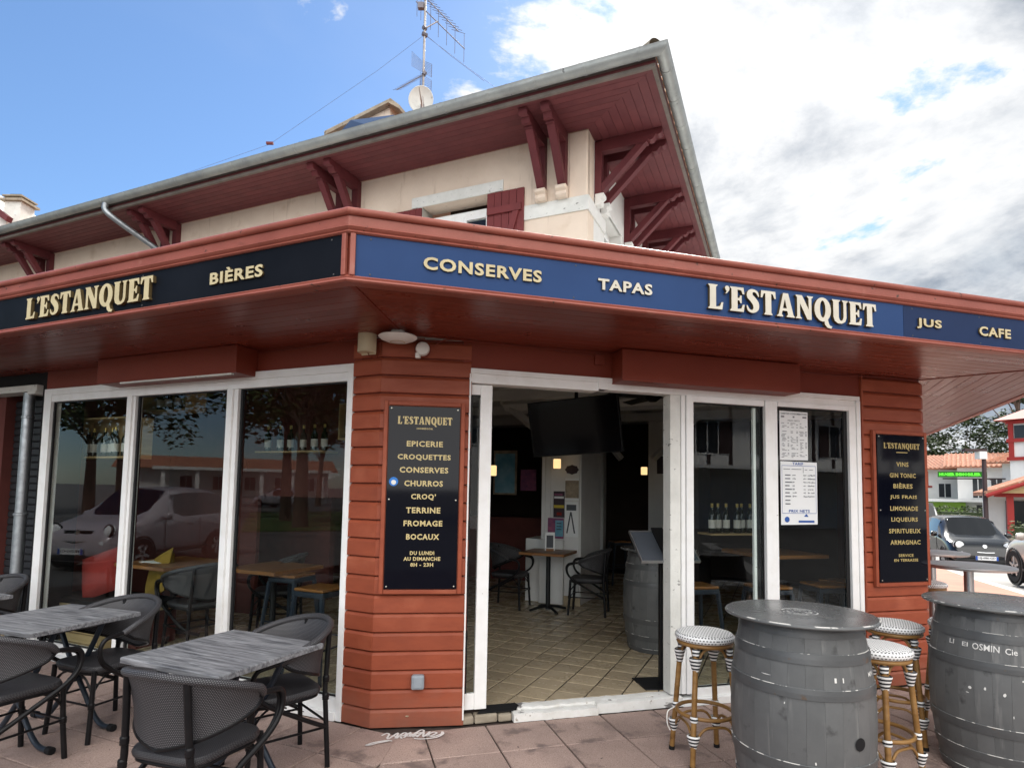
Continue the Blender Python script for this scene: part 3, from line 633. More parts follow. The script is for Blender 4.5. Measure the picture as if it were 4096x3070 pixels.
def shutter(s0, s1, z1, M, flip=False, y=-.035):
    z0 = 3.85; n = 5; par = None
    for i in range(n):
        a = s0+(s1-s0)*i/n; b = s0+(s1-s0)*(i+1)/n
        m = MB(); m.box(a+.002, b-.002, y, y+.026, z0, z1, M)
        o = bp(m, 'shutter' if par is None else 'board', 'shutter_red', par or B, bevel=.004)
        if par is None: par = o
    for zz in (z1-.24, z0+.16):
        bp(MB().box(s0+.01, s1-.03, y-.026, y-.001, zz-.045, zz+.045, M), 'batten', 'shutter_red', par, bevel=.004)
    x0, x1 = (s0+.10, s1-.06) if not flip else (s1-.10, s0+.06)
    m = MB(); m.prism([M @ Vector(p) for p in ((x0,y-.001,z0+.21),(x0+.08*(1 if not flip else -1),y-.001,z0+.21),(x1,y-.001,z1-.29),(x1-.08*(1 if not flip else -1),y-.001,z1-.29))], M.to_3x3() @ Vector((0,-.025,0))); bp(m, 'brace', 'shutter_red', par)
shutter(-1.283, -.785, 5.275, MU); shutter(-2.71, -2.235, 5.272, MU, True)
# --- eave: boards, gutter
upC = Vector(MU.translation); nLo = Vector((-XL[1]*-1*-1, 0, 0))
outL = Vector((MU.to_3x3() @ Vector((0,-1,0)))); outR = Vector((MR.to_3x3() @ Vector((0,-1,0))))
def eave_pt(s_end, o): pass
upL = MU @ Vector((-16,0,0)); upR = MR @ Vector((9,0,0))
def ecorner(oL, oR): return upC+outL*oL+outR*oR
EV = bp(MB().prism([p+Vector((0,0,EZ+.03)) for p in (upL, upL+outL*.76, ecorner(.76,.915), upR+outR*.915, upR, upC)], (0,0,.03)), 'eave', 'maroon_soffit')
soffit(upL, upC, upL+outL*OL_, ecorner(OL_, OR_), 8, EV, EZ, 'maroon_soffit', gap=.0018, name='eave_board'); soffit(upC, upR, ecorner(OL_, OR_), upR+outR*OR_, 9, EV, EZ, 'maroon_soffit', gap=.0018, name='eave_board')
ep = [upL, upC, upR]
def esweep(prof, name, mt, smooth=None):
    for i in (0, 1):
        if i == 0: ends = [lambda o: upL+outL*(OL_+o), lambda o: ecorner(OL_+o, OR_+o)]
        else: ends = [lambda o: ecorner(OL_+o, OR_+o), lambda o: upR+outR*(OR_+o)]
        m = MB(); m.loft([[e(o)+Vector((0,0,z)) for o, z in prof] for e in ends], True, True); bp(m, name, mt, EV, smooth=smooth)
esweep([(-.02,EZ-.008),(.016,EZ-.008),(.016,EZ+.10),(-.02,EZ+.10)], 'fascia_board', 'old_timber')
gc = (.088, EZ+.118); gr = .066
arc = [(gc[0]+gr*math.cos(R(a)), gc[1]+gr*math.sin(R(a))) for a in range(180, 361, 15)]
prof = arc+[(gc[0]+gr+.006, gc[1]+.012), (gc[0]+gr-.004, gc[1]+.014)]+[(gc[0]+(gr-.004)*math.cos(R(a)), gc[1]+(gr-.004)*math.sin(R(a))) for a in range(360, 179, -15)]
esweep(prof, 'gutter', 'zinc', 40)
def collar(P, d):
    m = MB(); d = Vector(d).normalized(); o = Vector((d.y, -d.x, 0))
    rings = []
    for dd in (-.012, .012): rings.append([P+d*dd+o*((gr+.004)*math.cos(R(a)))+Vector((0,0,(gr+.004)*math.sin(R(a)))) for a in range(180, 361, 15)]+[P+d*dd+o*((gr-.002)*math.cos(R(a)))+Vector((0,0,(gr-.002)*math.sin(R(a)))) for a in range(360, 179, -15)])
    m.loft(rings, True, True); bp(m, 'gutter_collar', 'zinc', EV, smooth=40)
G0 = ecorner(OL_+gc[0], OR_+gc[0])+Vector((0,0,gc[1])); xl = Vector((*XL,0)); xr = Vector((*XR,0))
for i in range(26): collar(G0-xl*(.22+i*.55), xl)
for i in range(16): collar(G0+xr*(.30+i*.50), xr)
# --- bracket pairs: wall post, top arm with scrolled end, raking strut, stone corbel
def bracket(M, s, out, corbel=None):
    t = .05; m = MB()
    def pr(poly, a=-t, b=t, mm=m): mm.prism([M @ Vector((s+a, -y, z)) for y, z in poly], M.to_3x3() @ Vector((b-a,0,0)))
    pr([(0,EZ-.70),(.085,EZ-.70),(.085,EZ-.012),(0,EZ-.012)])
    o = bp(m, 'eave_bracket', 'maroon', bevel=.004)
    m2 = MB(); e = out
    scroll = [(e,EZ-.004),(e,EZ-.05),(e-.015,EZ-.075),(e-.045,EZ-.085),(e-.07,EZ-.075),(e-.085,EZ-.095),(e-.105,EZ-.125),(e-.14,EZ-.13),(e-.165,EZ-.118),(e-.172,EZ-.145),(e-.24,EZ-.145),(.0855,EZ-.145),(.0855,EZ-.004)]
    pr(scroll[::-1], -t+.001, t-.001, m2); bp(m2, 'arm', 'maroon', o)
    m3 = MB(); pr([(.0855,EZ-.66),(.0855,EZ-.54),(e-.30,EZ-.146),(e-.19,EZ-.146)], -t+.004, t-.004, m3); bp(m3, 'strut', 'maroon', o, bevel=.004)
    if corbel:
        m4 = MB(); pr([(0.012,EZ-.80),(.075,EZ-.80),(.10,EZ-.775),(.085,EZ-.73),(.12,EZ-.705),(.12,EZ-.668),(0.012,EZ-.668)], -.065, .065, m4); bp(m4, 'corbel', corbel, o, bevel=.004)
for s in (-.555,-.295): bracket(MU, s, .66, 'stucco')
for a in (-3.29,-6.875,-10.25,-13.6):
    for d in (0,-.275): bracket(MU, a+d, .66)
for a in (.32, 1.84, 3.12, 4.5, 6.0):
    for d in (0,.27): bracket(MR, a+d, .80, 'stucco_white')
# downpipe from the gutter to the wall by the second bracket pair
P0 = MU @ Vector((-7.42,-.84,EZ+.06)); m = MB()
m.tube(spl([P0, P0+Vector((0,0,-.10)), MU @ Vector((-7.33,-.74,EZ-.16)), MU @ Vector((-7.12,-.30,EZ-.42)), MU @ Vector((-7.02,-.10,EZ-.56)), MU @ Vector((-7.0,-.07,EZ-.75)), MU @ Vector((-7.0,-.07,3.3))], 5), .045, 10); bp(m, 'downpipe', 'galv', smooth=50)
# --- low hipped roof behind the gutter
def roof():
    z0 = EZ+.17; sl = math.tan(R(17)); k0 = .70
    a = ecorner(k0, k0+.15)+Vector((0,0,z0)); l = upL+outL*k0+Vector((0,0,z0)); r = upR+outR*(k0+.15)+Vector((0,0,z0))
    d = 6.0; top = a-outL*d-outR*d+Vector((0,0,d*sl)); lt = l-outL*d+Vector((0,0,d*sl)); rt = r-outR*d+Vector((0,0,d*sl))
    m = MB(); m.add([a,l,lt,top,r,rt], [(0,3,2,1),(0,4,5,3)]); RF = bp(m, 'roof', 'tile_roof')
    st = MB()
    for e0, u, n, inn, cnt in ((a, -xl, None, -outL, 66), (a, xr, None, -outR, 38)):
        for i in range(cnt):
            p = e0+u*(.10+i*.21); ln = min(d, (.10+i*.21)); q = p+inn*ln+Vector((0,0,ln*sl))
            rings = []
            for c in (p-inn*.05, q):
                rings.append([c+u*(.075*math.cos(R(t)))+Vector((0,0,.01+.07*math.sin(R(t)))) for t in range(0, 181, 30)])
            st.loft(rings, False, False)
    s = bp(st, 'roof_tile', 'tile_roof', RF, smooth=50); s['kind'] = 'stuff'
    hd = (top-a).normalized(); side = hd.cross(Vector((0,0,1))).normalized()
    for i in range(9):
        c0 = a+hd*(-.10+i*.36)+Vector((0,0,.05)); c1 = c0+hd*.42+Vector((0,0,.02)); m = MB(); rg = []
        for c, rr in ((c0,.075),(c1,.065)): rg.append([c+side*(rr*math.cos(R(t)))+Vector((0,0,rr*math.sin(R(t)))) for t in range(-10, 191, 20)])
        m.loft(rg, False, False); bp(m, 'ridge_tile', 'stone', RF, smooth=50)
roof()
# dormer with dark slate cheek behind the eave
m = MB(); m.add([(-3.95,12.2,7.4),(-2.45,11.7,7.4),(-1.6,14,7.4),(-3.1,14.5,7.4),(-3.95,12.2,9.0),(-2.62,11.75,9.40),(-1.6,14,9.40),(-3.1,14.5,9.0)], [(0,1,5,4),(1,2,6,5),(2,3,7,6),(3,0,4,7),(4,5,6,7)]); DM = bp(m, 'dormer', 'stucco')
m = MB(); m.prism([(-4.05,12.1,9.05),(-2.58,11.6,9.46),(-2.40,11.62,9.34),(-2.40,11.62,9.26),(-2.62,11.6,9.37),(-4.05,12.1,8.96)], (.8,2.3,0)); bp(m, 'cornice', 'stone', DM)
m = MB(); m.prism([(-3.95,11.9,8.55),(-3.35,11.55,8.95),(-2.45,11.4,8.98),(-2.40,11.4,8.6),(-3.2,11.4,8.3)], (.1,.25,0)); bp(m, 'slate_hood', mat('slate', (.06,.11,.22), .5), DM)

# ================================================================ things on the roof
mat('mast_metal', (.42,.40,.38), .5, metal=.6, col2=(.28,.24,.22), scale=9)
mat('antenna_metal', (.16,.15,.17), .5, metal=.4)
mat('dish_white', (.62,.63,.60), .55, col2=(.52,.53,.50), scale=5, spots=[((.35,.35,.33), 9, .62, .1)])
A = thing('antenna_mast', 'tall roof mast with television aerials and guy wires', 'antenna', (-1.572, 9.5, 7.1))
def ap(m, n, mt, par=A, **k):
    o = m.build(n, mt, None, **k); o.parent = par; off = Vector((0,0,0)); p = par
    while p is not None: off += p.location; p = p.parent
    o.location = -off; return o
ap(MB().tube([(-1.572,9.5,7.1),(-1.583,9.5,10.2)], .019, 8), 'mast', 'mast_metal', smooth=60)
for q in (((-1.60,9.47,9.263),(-1.56,9.52,9.263)),((-1.61,9.47,9.15),(-1.54,9.52,9.15)),((-1.575,9.49,8.44),(-1.55,9.51,8.50))): ap(MB().tube(q, .034, 8), "clamp", "antenna_metal")
m = MB(); m.tube([(-1.575,9.5,9.26),(-1.36,9.5,9.395)], .010, 6); ap(m, 'stay_arm', 'mast_metal')
m = MB(); a0, a1 = Vector((-1.735,9.5,9.735)), Vector((-.904,9.5,8.914)); m.tube([a0,a1], .009, 6); BM1 = ap(m, 'boom', 'antenna_metal')
for t in (.02, .10, .30, .46, .63, .80, .985):
    p = a0.lerp(a1, t); m = MB(); m.tube([p+Vector((0,-.02,.23)), p+Vector((0,.02,-.23))], .0045, 5); ap(m, 'element', 'antenna_metal', BM1)
ap(MB().box(-1.70,-1.60,9.46,9.53,9.60,9.70), 'connector_box', 'antenna_metal')
m = MB(); a0, a1 = Vector((-1.60,9.5,9.83)), Vector((-1.015,9.5,9.218)); m.tube([a0,a1], .009, 6); BM2 = ap(m, 'boom', 'antenna_metal')
for i in range(11):
    p = a0.lerp(a1, .08+i*.092); m = MB(); m.tube([p+Vector((-.10,-.12,-.06)), p+Vector((.10,.12,.06))], .0042, 5); ap(m, 'element', 'antenna_metal', BM2)
m = MB(); a0, a1 = Vector((-1.553,9.5,8.473)), Vector((-1.98,9.35,8.08)); m.tube([a0,a1], .008, 6); BM3 = ap(m, 'boom', 'antenna_metal')
for i in range(12):
    p = a0.lerp(a1, .12+i*.078); l = .085+.0*i; m = MB(); m.tube([p+Vector((-l,.06,.035)), p+Vector((l,-.06,-.035))], .003, 5); ap(m, 'element', 'antenna_metal', BM3)
for sgn in (1, -1):
    m = MB(); c = Vector((-1.575,9.5,8.47))
    for i in range(9):
        z = c.z+sgn*(.03+i*.030); dy = .018*i
        m.tube([c+Vector((-.01*i*.3-.02,.0+dy*.5,sgn*(.03+i*.03)-.00)), c+Vector((-.20 if sgn > 0 else -.05,-.05,sgn*(.03+i*.03)+.08 if sgn > 0 else sgn*(.03+i*.03)+.02))], .0035, 4)
        m.tube([c+Vector((0,dy*.5,sgn*(.03+i*.03))), c+Vector((.125,.05,sgn*(.03+i*.028)-.05))], .0035, 4)
    m.tube([c+Vector((.125,.05,sgn*.03-.05)), c+Vector((.125,.05,sgn*.254-.05))], .004, 4); ap(m, 'reflector_grid', 'antenna_metal')
for q in (((-1.58,9.5,9.15),(-2.386,9.7,8.66),(-4.37,10.2,7.62),(-7.6,11.3,7.2)), ((-1.56,9.5,9.15),(-1.1,9.4,8.70),(-.55,9.2,8.15)), ((-1.56,9.52,9.15),(-.9,9.9,8.90),(-.1,10.4,8.65))):
    m = MB(); m.tube([Vector(v) for v in q], .0028, 4); ap(m, 'guy_wire', 'antenna_metal')
m = MB(); m.box(-4.42,-4.30,10.17,10.21,7.615,7.655); ap(m, 'strain_insulator', 'shutter_red')
D = thing('satellite_dish', 'pale grey satellite dish clamped low on the roof mast', 'satellite dish', (-1.60, 9.46, 8.0))
Md = Matrix.Rotation(R(98), 4, 'X') @ Matrix.Rotation(0, 4, 'Z')
m = MB(); n = 28
m.lathe([(0.0001,-.05),(.07,-.047),(.14,-.034),(.20,-.008),(.212,.0),(.205,.004),(.14,-.026),(.0001,-.042)], n, Md @ Matrix.Scale(1.05, 4, (0,1,0)) @ Matrix.Scale(.97, 4, (1,0,0))); m.build('reflector', 'dish_white', D, smooth=50)
m = MB(); m.tube([(0.03,-.06,-.16),(.03,-.22,-.10),(.02,-.30,.0)], .010, 6); m.build('feed_arm', 'mast_metal', D)
m = MB(); m.box(-.01,.05,.03,.09,-.12,-.06); m.build('bracket', 'antenna_metal', D)
# neighbour's gable and chimney far left
NH = thing('neighbour_house', 'white house behind with maroon gable edge and stone chimney', 'building', (-15, 16, 0))
def np_(m, n, mt, **k): o = m.build(n, mt, NH, **k); o.location = -Vector(NH.location); return o
np_(MB().prism([(-20,15.6,0),(-13.6,15.6,0),(-13.6,15.6,8.62),(-14.3,15.6,9.10),(-17,15.6,11),(-20,15.6,9)], (0,7,0)), 'wall', 'stucco_white')
np_(MB().prism([(-13.45,15.4,8.46),(-13.40,15.4,8.60),(-17,15.4,11.15),(-17,15.4,10.95)], (0,.18,0)), 'roof_verge', 'maroon')
m = MB(); m.box(-13.86,-13.40,15.78,16.25,8.0,9.18); CH = np_(m, 'chimney', 'old_white', bevel=.01)
def cp(m, n, mt): o = m.build(n, mt, CH); return o
cp(MB().box(-13.94,-13.32,15.70,16.33,9.18,9.24), 'cap', 'stone')
cp(MB().box(-13.84,-13.42,15.80,16.23,9.24,9.31), 'flue', 'stone'); cp(MB().box(-13.90,-13.36,15.74,16.29,9.31,9.35), 'cap', 'stone'); cp(MB().box(-13.78,-13.48,15.86,16.17,9.35,9.42), 'flue', 'zinc_dark')
# ================================================================ lettering
def curve_mesh(splines, ext):
    """flat closed outlines (first outer, then holes) -> thin solid mesh data"""
    cu = bpy.data.curves.new('t', 'CURVE'); cu.dimensions = '2D'; cu.fill_mode = 'BOTH'; cu.extrude = ext
    for pts in splines:
        sp = cu.splines.new('POLY'); sp.points.add(len(pts)-1); sp.use_cyclic_u = True
        for i, p in enumerate(pts): sp.points[i].co = (p[0], p[1], 0, 1)
    ob = bpy.data.objects.new('t', cu); COL.objects.link(ob); dg = bpy.context.evaluated_depsgraph_get(); me = bpy.data.meshes.new_from_object(ob.evaluated_get(dg))
    bpy.data.objects.remove(ob); bpy.data.curves.remove(cu); return me
def text_mesh(body, ext=0.0, bold=0.0, space=1.0, res=3):
    cu = bpy.data.curves.new('t', 'FONT'); cu.body = body; cu.extrude = ext; cu.offset = bold; cu.space_character = space; cu.resolution_u = res
    ob = bpy.data.objects.new('t', cu); COL.objects.link(ob); dg = bpy.context.evaluated_depsgraph_get(); me = bpy.data.meshes.new_from_object(ob.evaluated_get(dg))
    bpy.data.objects.remove(ob); bpy.data.curves.remove(cu); return me
def islands(me):
    n = len(me.vertices); par = list(range(n))
    def find(a):
        while par[a] != a: par[a] = par[par[a]]; a = par[a]
        return a
    for e in me.edges:
        a, b = find(e.vertices[0]), find(e.vertices[1])
        if a != b: par[a] = b
    gr = {}
    for i in range(n): gr.setdefault(find(i), []).append(i)
    items = [[min(me.vertices[i].co.x for i in g), max(me.vertices[i].co.x for i in g), set(g)] for g in gr.values()]; items.sort(key=lambda q: q[0])
    out = []
    for it in items:
        if out and it[0] < out[-1][1]-.45*min(it[1]-it[0], out[-1][1]-out[-1][0]): out[-1][1] = max(out[-1][1], it[1]); out[-1][2] |= it[2]
        else: out.append(it)
    return [o[2] for o in out]
def place_text(me, M, s0, s1, z0, z1, depth, mats, parent, name='letter', y=-.005, split=True, world=True, fn=None):
    """fit mesh bbox to s0..s1 / z0..z1 on the plane y of frame M; outward is -y"""
    xs = [v.co.x for v in me.vertices]; ys = [v.co.y for v in me.vertices]; zs = [v.co.z for v in me.vertices]
    ax, bx_, ay, by = min(xs), max(xs), min(ys), max(ys); zr = max(zs)-min(zs)
    def tr(c): 
        return (s0+(c.x-ax)/(bx_-ax)*(s1-s0), y-((c.z-min(zs))/zr*depth if zr > 1e-6 else 0), z0+(c.y-ay)/(by-ay)*(z1-z0))
    groups = islands(me) if split else [set(range(len(me.vertices)))]
    for g in groups:
        idx = {v: i for i, v in enumerate(sorted(g))}; mb = MB()
        vs = [tr(me.vertices[v].co) for v in sorted(g)]
        fs = []; mi = []
        for p in me.polygons:
            if p.vertices[0] in g: fs.append([idx[v] for v in p.vertices]); mi.append(0 if (zr < 1e-6 or p.normal.z > .5) else 1)
        if fn: mb.v = [Vector(fn(*v)) for v in vs]
        else: mb.v = [M @ Vector(v) for v in vs]
        mb.f = fs; mb.m = mi if len(mats) > 1 else [0]*len(fs)
        if world: bp(mb, name, mats, parent)
        else: mb.build(name, mats, parent)
    bpy.data.meshes.remove(me)

def wstroke(pts, ws):
    P = [Vector((*p, 0)) for p in pts]; L_, R__ = [], []
    sp = spl(P, 5); n = len(sp)
    for i, p in enumerate(sp):
        t = (sp[min(i+1, n-1)]-sp[max(i-1, 0)]).normalized(); q = i/(n-1)*(len(ws)-1); k = min(int(q), len(ws)-2); w = ws[k]+(ws[k+1]-ws[k])*(q-k)
        nrm = Vector((-t.y, t.x, 0)); L_.append((p+nrm*w/2)[:2]); R__.append((p-nrm*w/2)[:2])
    return L_+R__[::-1]
def ell(cx, cy, rx, ry, a0, a1, n): return [(cx+rx*math.cos(R(a0+(a1-a0)*i/n)), cy+ry*math.sin(R(a0+(a1-a0)*i/n))) for i in range(n+1)]
GL = {
 'L': (.58, [[(0,0),(.54,0),(.58,.30),(.51,.30),(.45,.13),(.30,.10),(.30,.90),(.36,.97),(.36,1),(0,1),(0,.97),(.06,.90),(.06,.10),(0,.03)]]),
 "'": (.20, [[(.02,.93),(.07,1),(.15,1),(.20,.93),(.19,.82),(.10,.70),(.04,.68),(.09,.78),(.05,.84)]]),
 'E': (.58, [[(0,0),(.54,0),(.58,.30),(.51,.30),(.45,.13),(.30,.10),(.30,.46),(.37,.45),(.41,.35),(.46,.35),(.46,.67),(.41,.67),(.37,.56),(.30,.55),(.30,.90),(.45,.88),(.50,.73),(.57,.73),(.54,1),(0,1),(0,.97),(.06,.90),(.06,.10),(0,.03)]]),
 'T': (.62, [[(.14,0),(.48,0),(.48,.03),(.43,.10),(.43,.89),(.50,.87),(.555,.70),(.62,.70),(.60,1),(.02,1),(0,.70),(.065,.70),(.12,.87),(.19,.89),(.19,.10),(.14,.03)]]),
 'A': (.74, [[(0,0),(.25,0),(.25,.03),(.195,.10),(.225,.25),(.43,.25),(.455,.10),(.40,.03),(.40,0),(.74,0),(.74,.03),(.685,.10),(.47,1),(.26,1),(.07,.10),(0,.03)], [(.245,.36),(.33,.76),(.41,.36)]]),
 'N': (.74, [[(0,0),(.25,0),(.25,.03),(.18,.10),(.18,.66),(.49,-.01),(.67,-.01),(.67,.90),(.74,.97),(.74,1),(.48,1),(.48,.97),(.55,.90),(.55,.42),(.27,1),(0,1),(0,.97),(.06,.90),(.06,.10),(0,.03)]]),
 'U': (.70, [[(0,1),(0,.97),(.05,.90),(.05,.25),(.11,.07),(.25,-.02),(.42,-.02),(.57,.07),(.63,.25),(.63,.90),(.70,.97),(.70,1),(.44,1),(.44,.97),(.50,.90),(.50,.27),(.46,.14),(.39,.10),(.33,.13),(.29,.25),(.29,.90),(.35,.97),(.35,1)]]),
 'Q': (.74, [ell(.37,.5,.36,.52,-52,282,22)+[(.46,-.14),(.56,-.26),(.72,-.29),(.78,-.20),(.66,-.15),(.61,-.02)], ell(.37,.52,.12,.37,0,345,15)]),
 'S': (.56, [wstroke([(.52,.70),(.46,.86),(.33,.935),(.19,.87),(.17,.70),(.30,.55),(.40,.40),(.41,.20),(.28,.065),(.12,.12),(.05,.30)], [.03,.09,.11,.20,.25,.26,.26,.22,.12,.10,.03])]),
}
def display_word(M, s0, s1, z0, z1, depth, mats, parent, y=-.005, word="L'ESTANQUET", ext=.5, name='letter'):
    adv = 0; pos = []
    for ch in word: pos.append(adv); adv += GL[ch][0]+(.045 if ch != "'" else .02)
    adv -= .045; k = (s1-s0)/adv
    for ch, a in zip(word, pos):
        me = curve_mesh(GL[ch][1], ext); kz = z1-z0; mb = MB()
        zs = [v.co.z for v in me.vertices]; zr = max(zs)-min(zs) or 1
        mb.v = [M @ Vector((s0+(a+v.co.x)*k, y-(v.co.z-min(zs))/zr*depth, z0+v.co.y*kz)) for v in me.vertices]
        for p in me.polygons: mb.f.append(list(p.vertices)); mb.m.append(0 if p.normal.z > .5 else (1 if len(mats) > 1 else 0))
        bp(mb, name, mats, parent); bpy.data.meshes.remove(me)
LM = ['letter_face', 'letter_side']; LP = ['letter_face_pale', 'letter_side']
display_word(MfL, -2.802, -1.478, 2.758, 2.906, .022, LM, CAN)
display_word(MfF, 2.134, 3.432, 2.757, 2.911, .022, LP, CAN)
def fascia_word(w, M, s0, s1, z0, z1, mats): place_text(text_mesh(w, .05, .032, 1.12), M, s0, s1, z0, z1, .012, mats, CAN)
fascia_word('BI\u00c8RES', MfL, -.995, -.581, 2.786, 2.874, LM)
fascia_word('CONSERVES', MfF, .388, 1.058, 2.795, 2.865, LM); fascia_word('TAPAS', MfF, 1.405, 1.757, 2.797, 2.864, LP)
fascia_word('JUS', MfF, 3.797, 4.02, 2.788, 2.862, LM); fascia_word('CAFE', MfF, 4.373, 4.68, 2.788, 2.857, LM)

# ================================================================ sign boards on the pillars
MB_ = frame((-0.925, 4.207), (0.9918, 0.127))         # front facet of the left pillar
def signboard(M, s0, s1, z0, z1, label, y0, fw):
    mid = M @ Vector(((s0+s1)/2, 0, z0)); t = thing('sign_board', label, 'sign', tuple(mid))
    def sp(m, n, mt, **k): o = m.build(n, mt, t, **k); o.location = -mid; return o
    m = MB(); m.box(s0-fw, s1+fw, y0-.018, y0+.004, z0-fw, z1+fw, M); sp(m, 'backing', 'siding', bevel=.003)
    for b in ((s0-fw,s0,z0-fw,z1+fw),(s1,s1+fw,z0-fw,z1+fw),(s0,s1,z0-fw,z0),(s0,s1,z1,z1+fw)):
        m = MB(); m.box(b[0]+.001, b[1]-.001, y0-.030, y0-.0185, b[2]+.001, b[3]-.001, M); sp(m, 'frame', 'siding', bevel=.005)
    m = MB(); m.box(s0+.004, s1-.004, y0-.034, y0-.0187, z0+.004, z1-.004, M); bd = sp(m, 'board', 'board_black', bevel=.002)
    for ss in (s0+.022, s1-.022):
        for zz in (z0+.022, (z0+z1)/2-.02, z1-.022):
            m = MB(); m.lathe([(.0001,.006),(.005,.005),(.0065,.0)], 10, M @ Matrix.Translation((ss, y0-.034, zz)) @ Matrix.Rotation(R(90), 4, 'X')); sp(m, 'screw', 'screw')
    return t, mid
def sign_words(t, mid, M, y, rows, mt='gold_print', bold=.032):
    for w, a, b, z, h in rows:
        if w == 'TITLE':
            adv_par = t; n0 = len(bpy.data.objects)
            display_word(M, a, b, z, z+h, .0012, [mt], t, y=y, name='lettering'); continue
        if w == '-':
            m = MB(); m.box(a, b, y-.0012, y, z, z+h, M); o = m.build('lettering', mt, t); o.location = -mid; continue
        me = text_mesh(w, 0, bold, 1.12, 2); mb = MB(); xs = [v.co.x for v in me.vertices]; ys = [v.co.y for v in me.vertices]
        ax, bx_, ay, by = min(xs), max(xs), min(ys), max(ys)
        mb.v = [M @ Vector((a+(v.co.x-ax)/(bx_-ax)*(b-a), y-.001, z+(v.co.y-ay)/(by-ay)*h)) for v in me.vertices]; mb.f = [list(p.vertices) for p in me.polygons]; mb.m = [0]*len(mb.f)
        o = mb.build('lettering', mt, t); o.location = -mid; bpy.data.meshes.remove(me)
t, mid = signboard(MB_, .055, .558, .930, 2.198, 'black sign listing epicerie, croquettes and churros on the corner pillar', -.026, .032)
h = .040
sign_words(t, mid, MB_, -.0605, [('TITLE',.120,.498,2.068,.054), ('HOSSEGOR',.253,.366,2.033,.012), ('EPICERIE',.187,.437,1.912,h), ('CROQUETTES',.127,.494,1.815,h+.004), ('CONSERVES',.143,.479,1.730,h), ('CHURROS',.178,.444,1.637,h), ('CROQ\u2019',.227,.398,1.541,h+.004), ('TERRINE',.195,.431,1.452,h), ('FROMAGE',.181,.447,1.362,h), ('BOCAUX',.201,.428,1.270,h), ('DU LUNDI',.230,.396,1.166,.026), ('AU DIMANCHE',.188,.439,1.127,.026), ('8H - 23H',.235,.391,1.087,.026)])
# round blue sticker at the edge of the board
st = MB(); st.lathe([(.0001,.0012),(.031,.0012),(.031,0)], 24, MB_ @ Matrix.Translation((.105,-.0602,1.667)) @ Matrix.Rotation(R(90), 4, 'X')); o = st.build('sticker', mat('sticker_blue', (.03,.20,.62), .4), t); o.location = -mid
st = MB(); st.lathe([(.0001,.002),(.017,.002),(.017,.0013)], 16, MB_ @ Matrix.Translation((.105,-.0602,1.662)) @ Matrix.Rotation(R(90), 4, 'X')); o2 = st.build('sticker_centre', 'white_plastic', t); o2.location = -mid
t2, mid2 = signboard(MF, 3.600, 4.140, .885, 2.170, 'black sign listing vins, gin tonic and limonade on the right pillar', -.026, .034)
sign_words(t2, mid2, MF, -.0605, [('TITLE',3.674,4.080,2.046,.050), ('-',3.814,3.939,2.010,.008), ('VINS',3.810,3.947,1.889,h), ('GIN TONIC',3.733,4.026,1.792,h), ('BI\u00c8RES',3.771,3.987,1.698,h+.010), ('JUS FRAIS',3.731,4.033,1.600,h), ('LIMONADE',3.729,4.039,1.503,h), ('LIQUEURS',3.738,4.035,1.403,h+.004), ('SPIRITUEUX',3.710,4.064,1.308,h), ('ARMAGNAC',3.722,4.057,1.210,h), ('SERVICE',3.809,3.974,1.105,.024), ('EN TERRASSE',3.758,4.025,1.064,.024)], mt=mat('gold_dim', (.42,.33,.13), .45))

# ================================================================ papers behind the right pane
mat('paper', (.78,.80,.80), .7); mat('ink_blue', (.03,.10,.35), .6); mat('ink_grey', (.20,.21,.23), .7)
def paper(s0, s1, z0, z1, label, rows, extra):
    mid = MF @ Vector(((s0+s1)/2, 0, z0)); t = thing('price_list', label, 'notice', tuple(mid)); y = -.0022
    def sp(m, n, mt): o = m.build(n, mt, t); o.location = -mid
    sh = MB(); sh.add([(s0,y,z0),(s1,y,z0+.004),(s1,y-.003,z1-.003),(s0,y,z1),(s0,y+.0012,z0),(s1,y+.0012,z0+.004),(s1,y-.0018,z1-.003),(s0,y+.0012,z1)], [(0,1,2,3),(7,6,5,4),(0,4,5,1),(1,5,6,2),(2,6,7,3),(3,7,4,0)], 0, MF @ Matrix.Translation((0,.013,0))); sp(sh, 'sheet', 'paper')
    yy = .013+y-.004
    for w, a, b, z, hh, mt in rows:
        me = text_mesh(w, 0, .015, 1.05, 2); mb = MB(); xs = [v.co.x for v in me.vertices]; ys = [v.co.y for v in me.vertices]; ax, bx_, ay, by = min(xs), max(xs), min(ys), max(ys)
        mb.v = [MF @ Vector((a+(v.co.x-ax)/(bx_-ax)*(b-a), yy, z+(v.co.y-ay)/(by-ay)*hh)) for v in me.vertices]; mb.f = [list(p.vertices) for p in me.polygons]; mb.m = [0]*len(mb.f); sp(mb, 'print', mt); bpy.data.meshes.remove(me)
    extra(t, sp, yy)
def mid_(t): return Vector(t.location)
def ex1(t, sp, yy):
    q = random.Random(4); m = MB()
    for c in range(3):
        for i in range(26):
            z = 2.225-i*.0115
            if q.random() < .22: continue
            a = 2.668+c*.09+q.uniform(0,.012); b = a+q.uniform(.015,.05); m.box(a, b, yy, yy+.0004, z, z+.0045, MF)
            if q.random() < .6: m.box(2.668+c*.09+.062, 2.668+c*.09+.078, yy, yy+.0004, z, z+.005, MF)
    o = m.build('print_block', 'ink_grey', t); o.location = -mid_(t); o['kind'] = 'stuff'
    for a_, b_ in ((2.785,2.803),(2.668,2.70),(2.885,2.925)): sp(MB().box(a_,b_,yy,yy+.0004,2.275,2.288,MF), 'print', 'ink_grey')
paper(2.655, 2.938, 1.915, 2.330, 'white printed price sheet taped high in the right pane', [('TARIF DES CONSOMMATIONS',2.665,2.928,2.300,.016,'ink_grey'), ('PRIX NETS',2.735,2.855,2.244,.012,'ink_grey')], ex1)
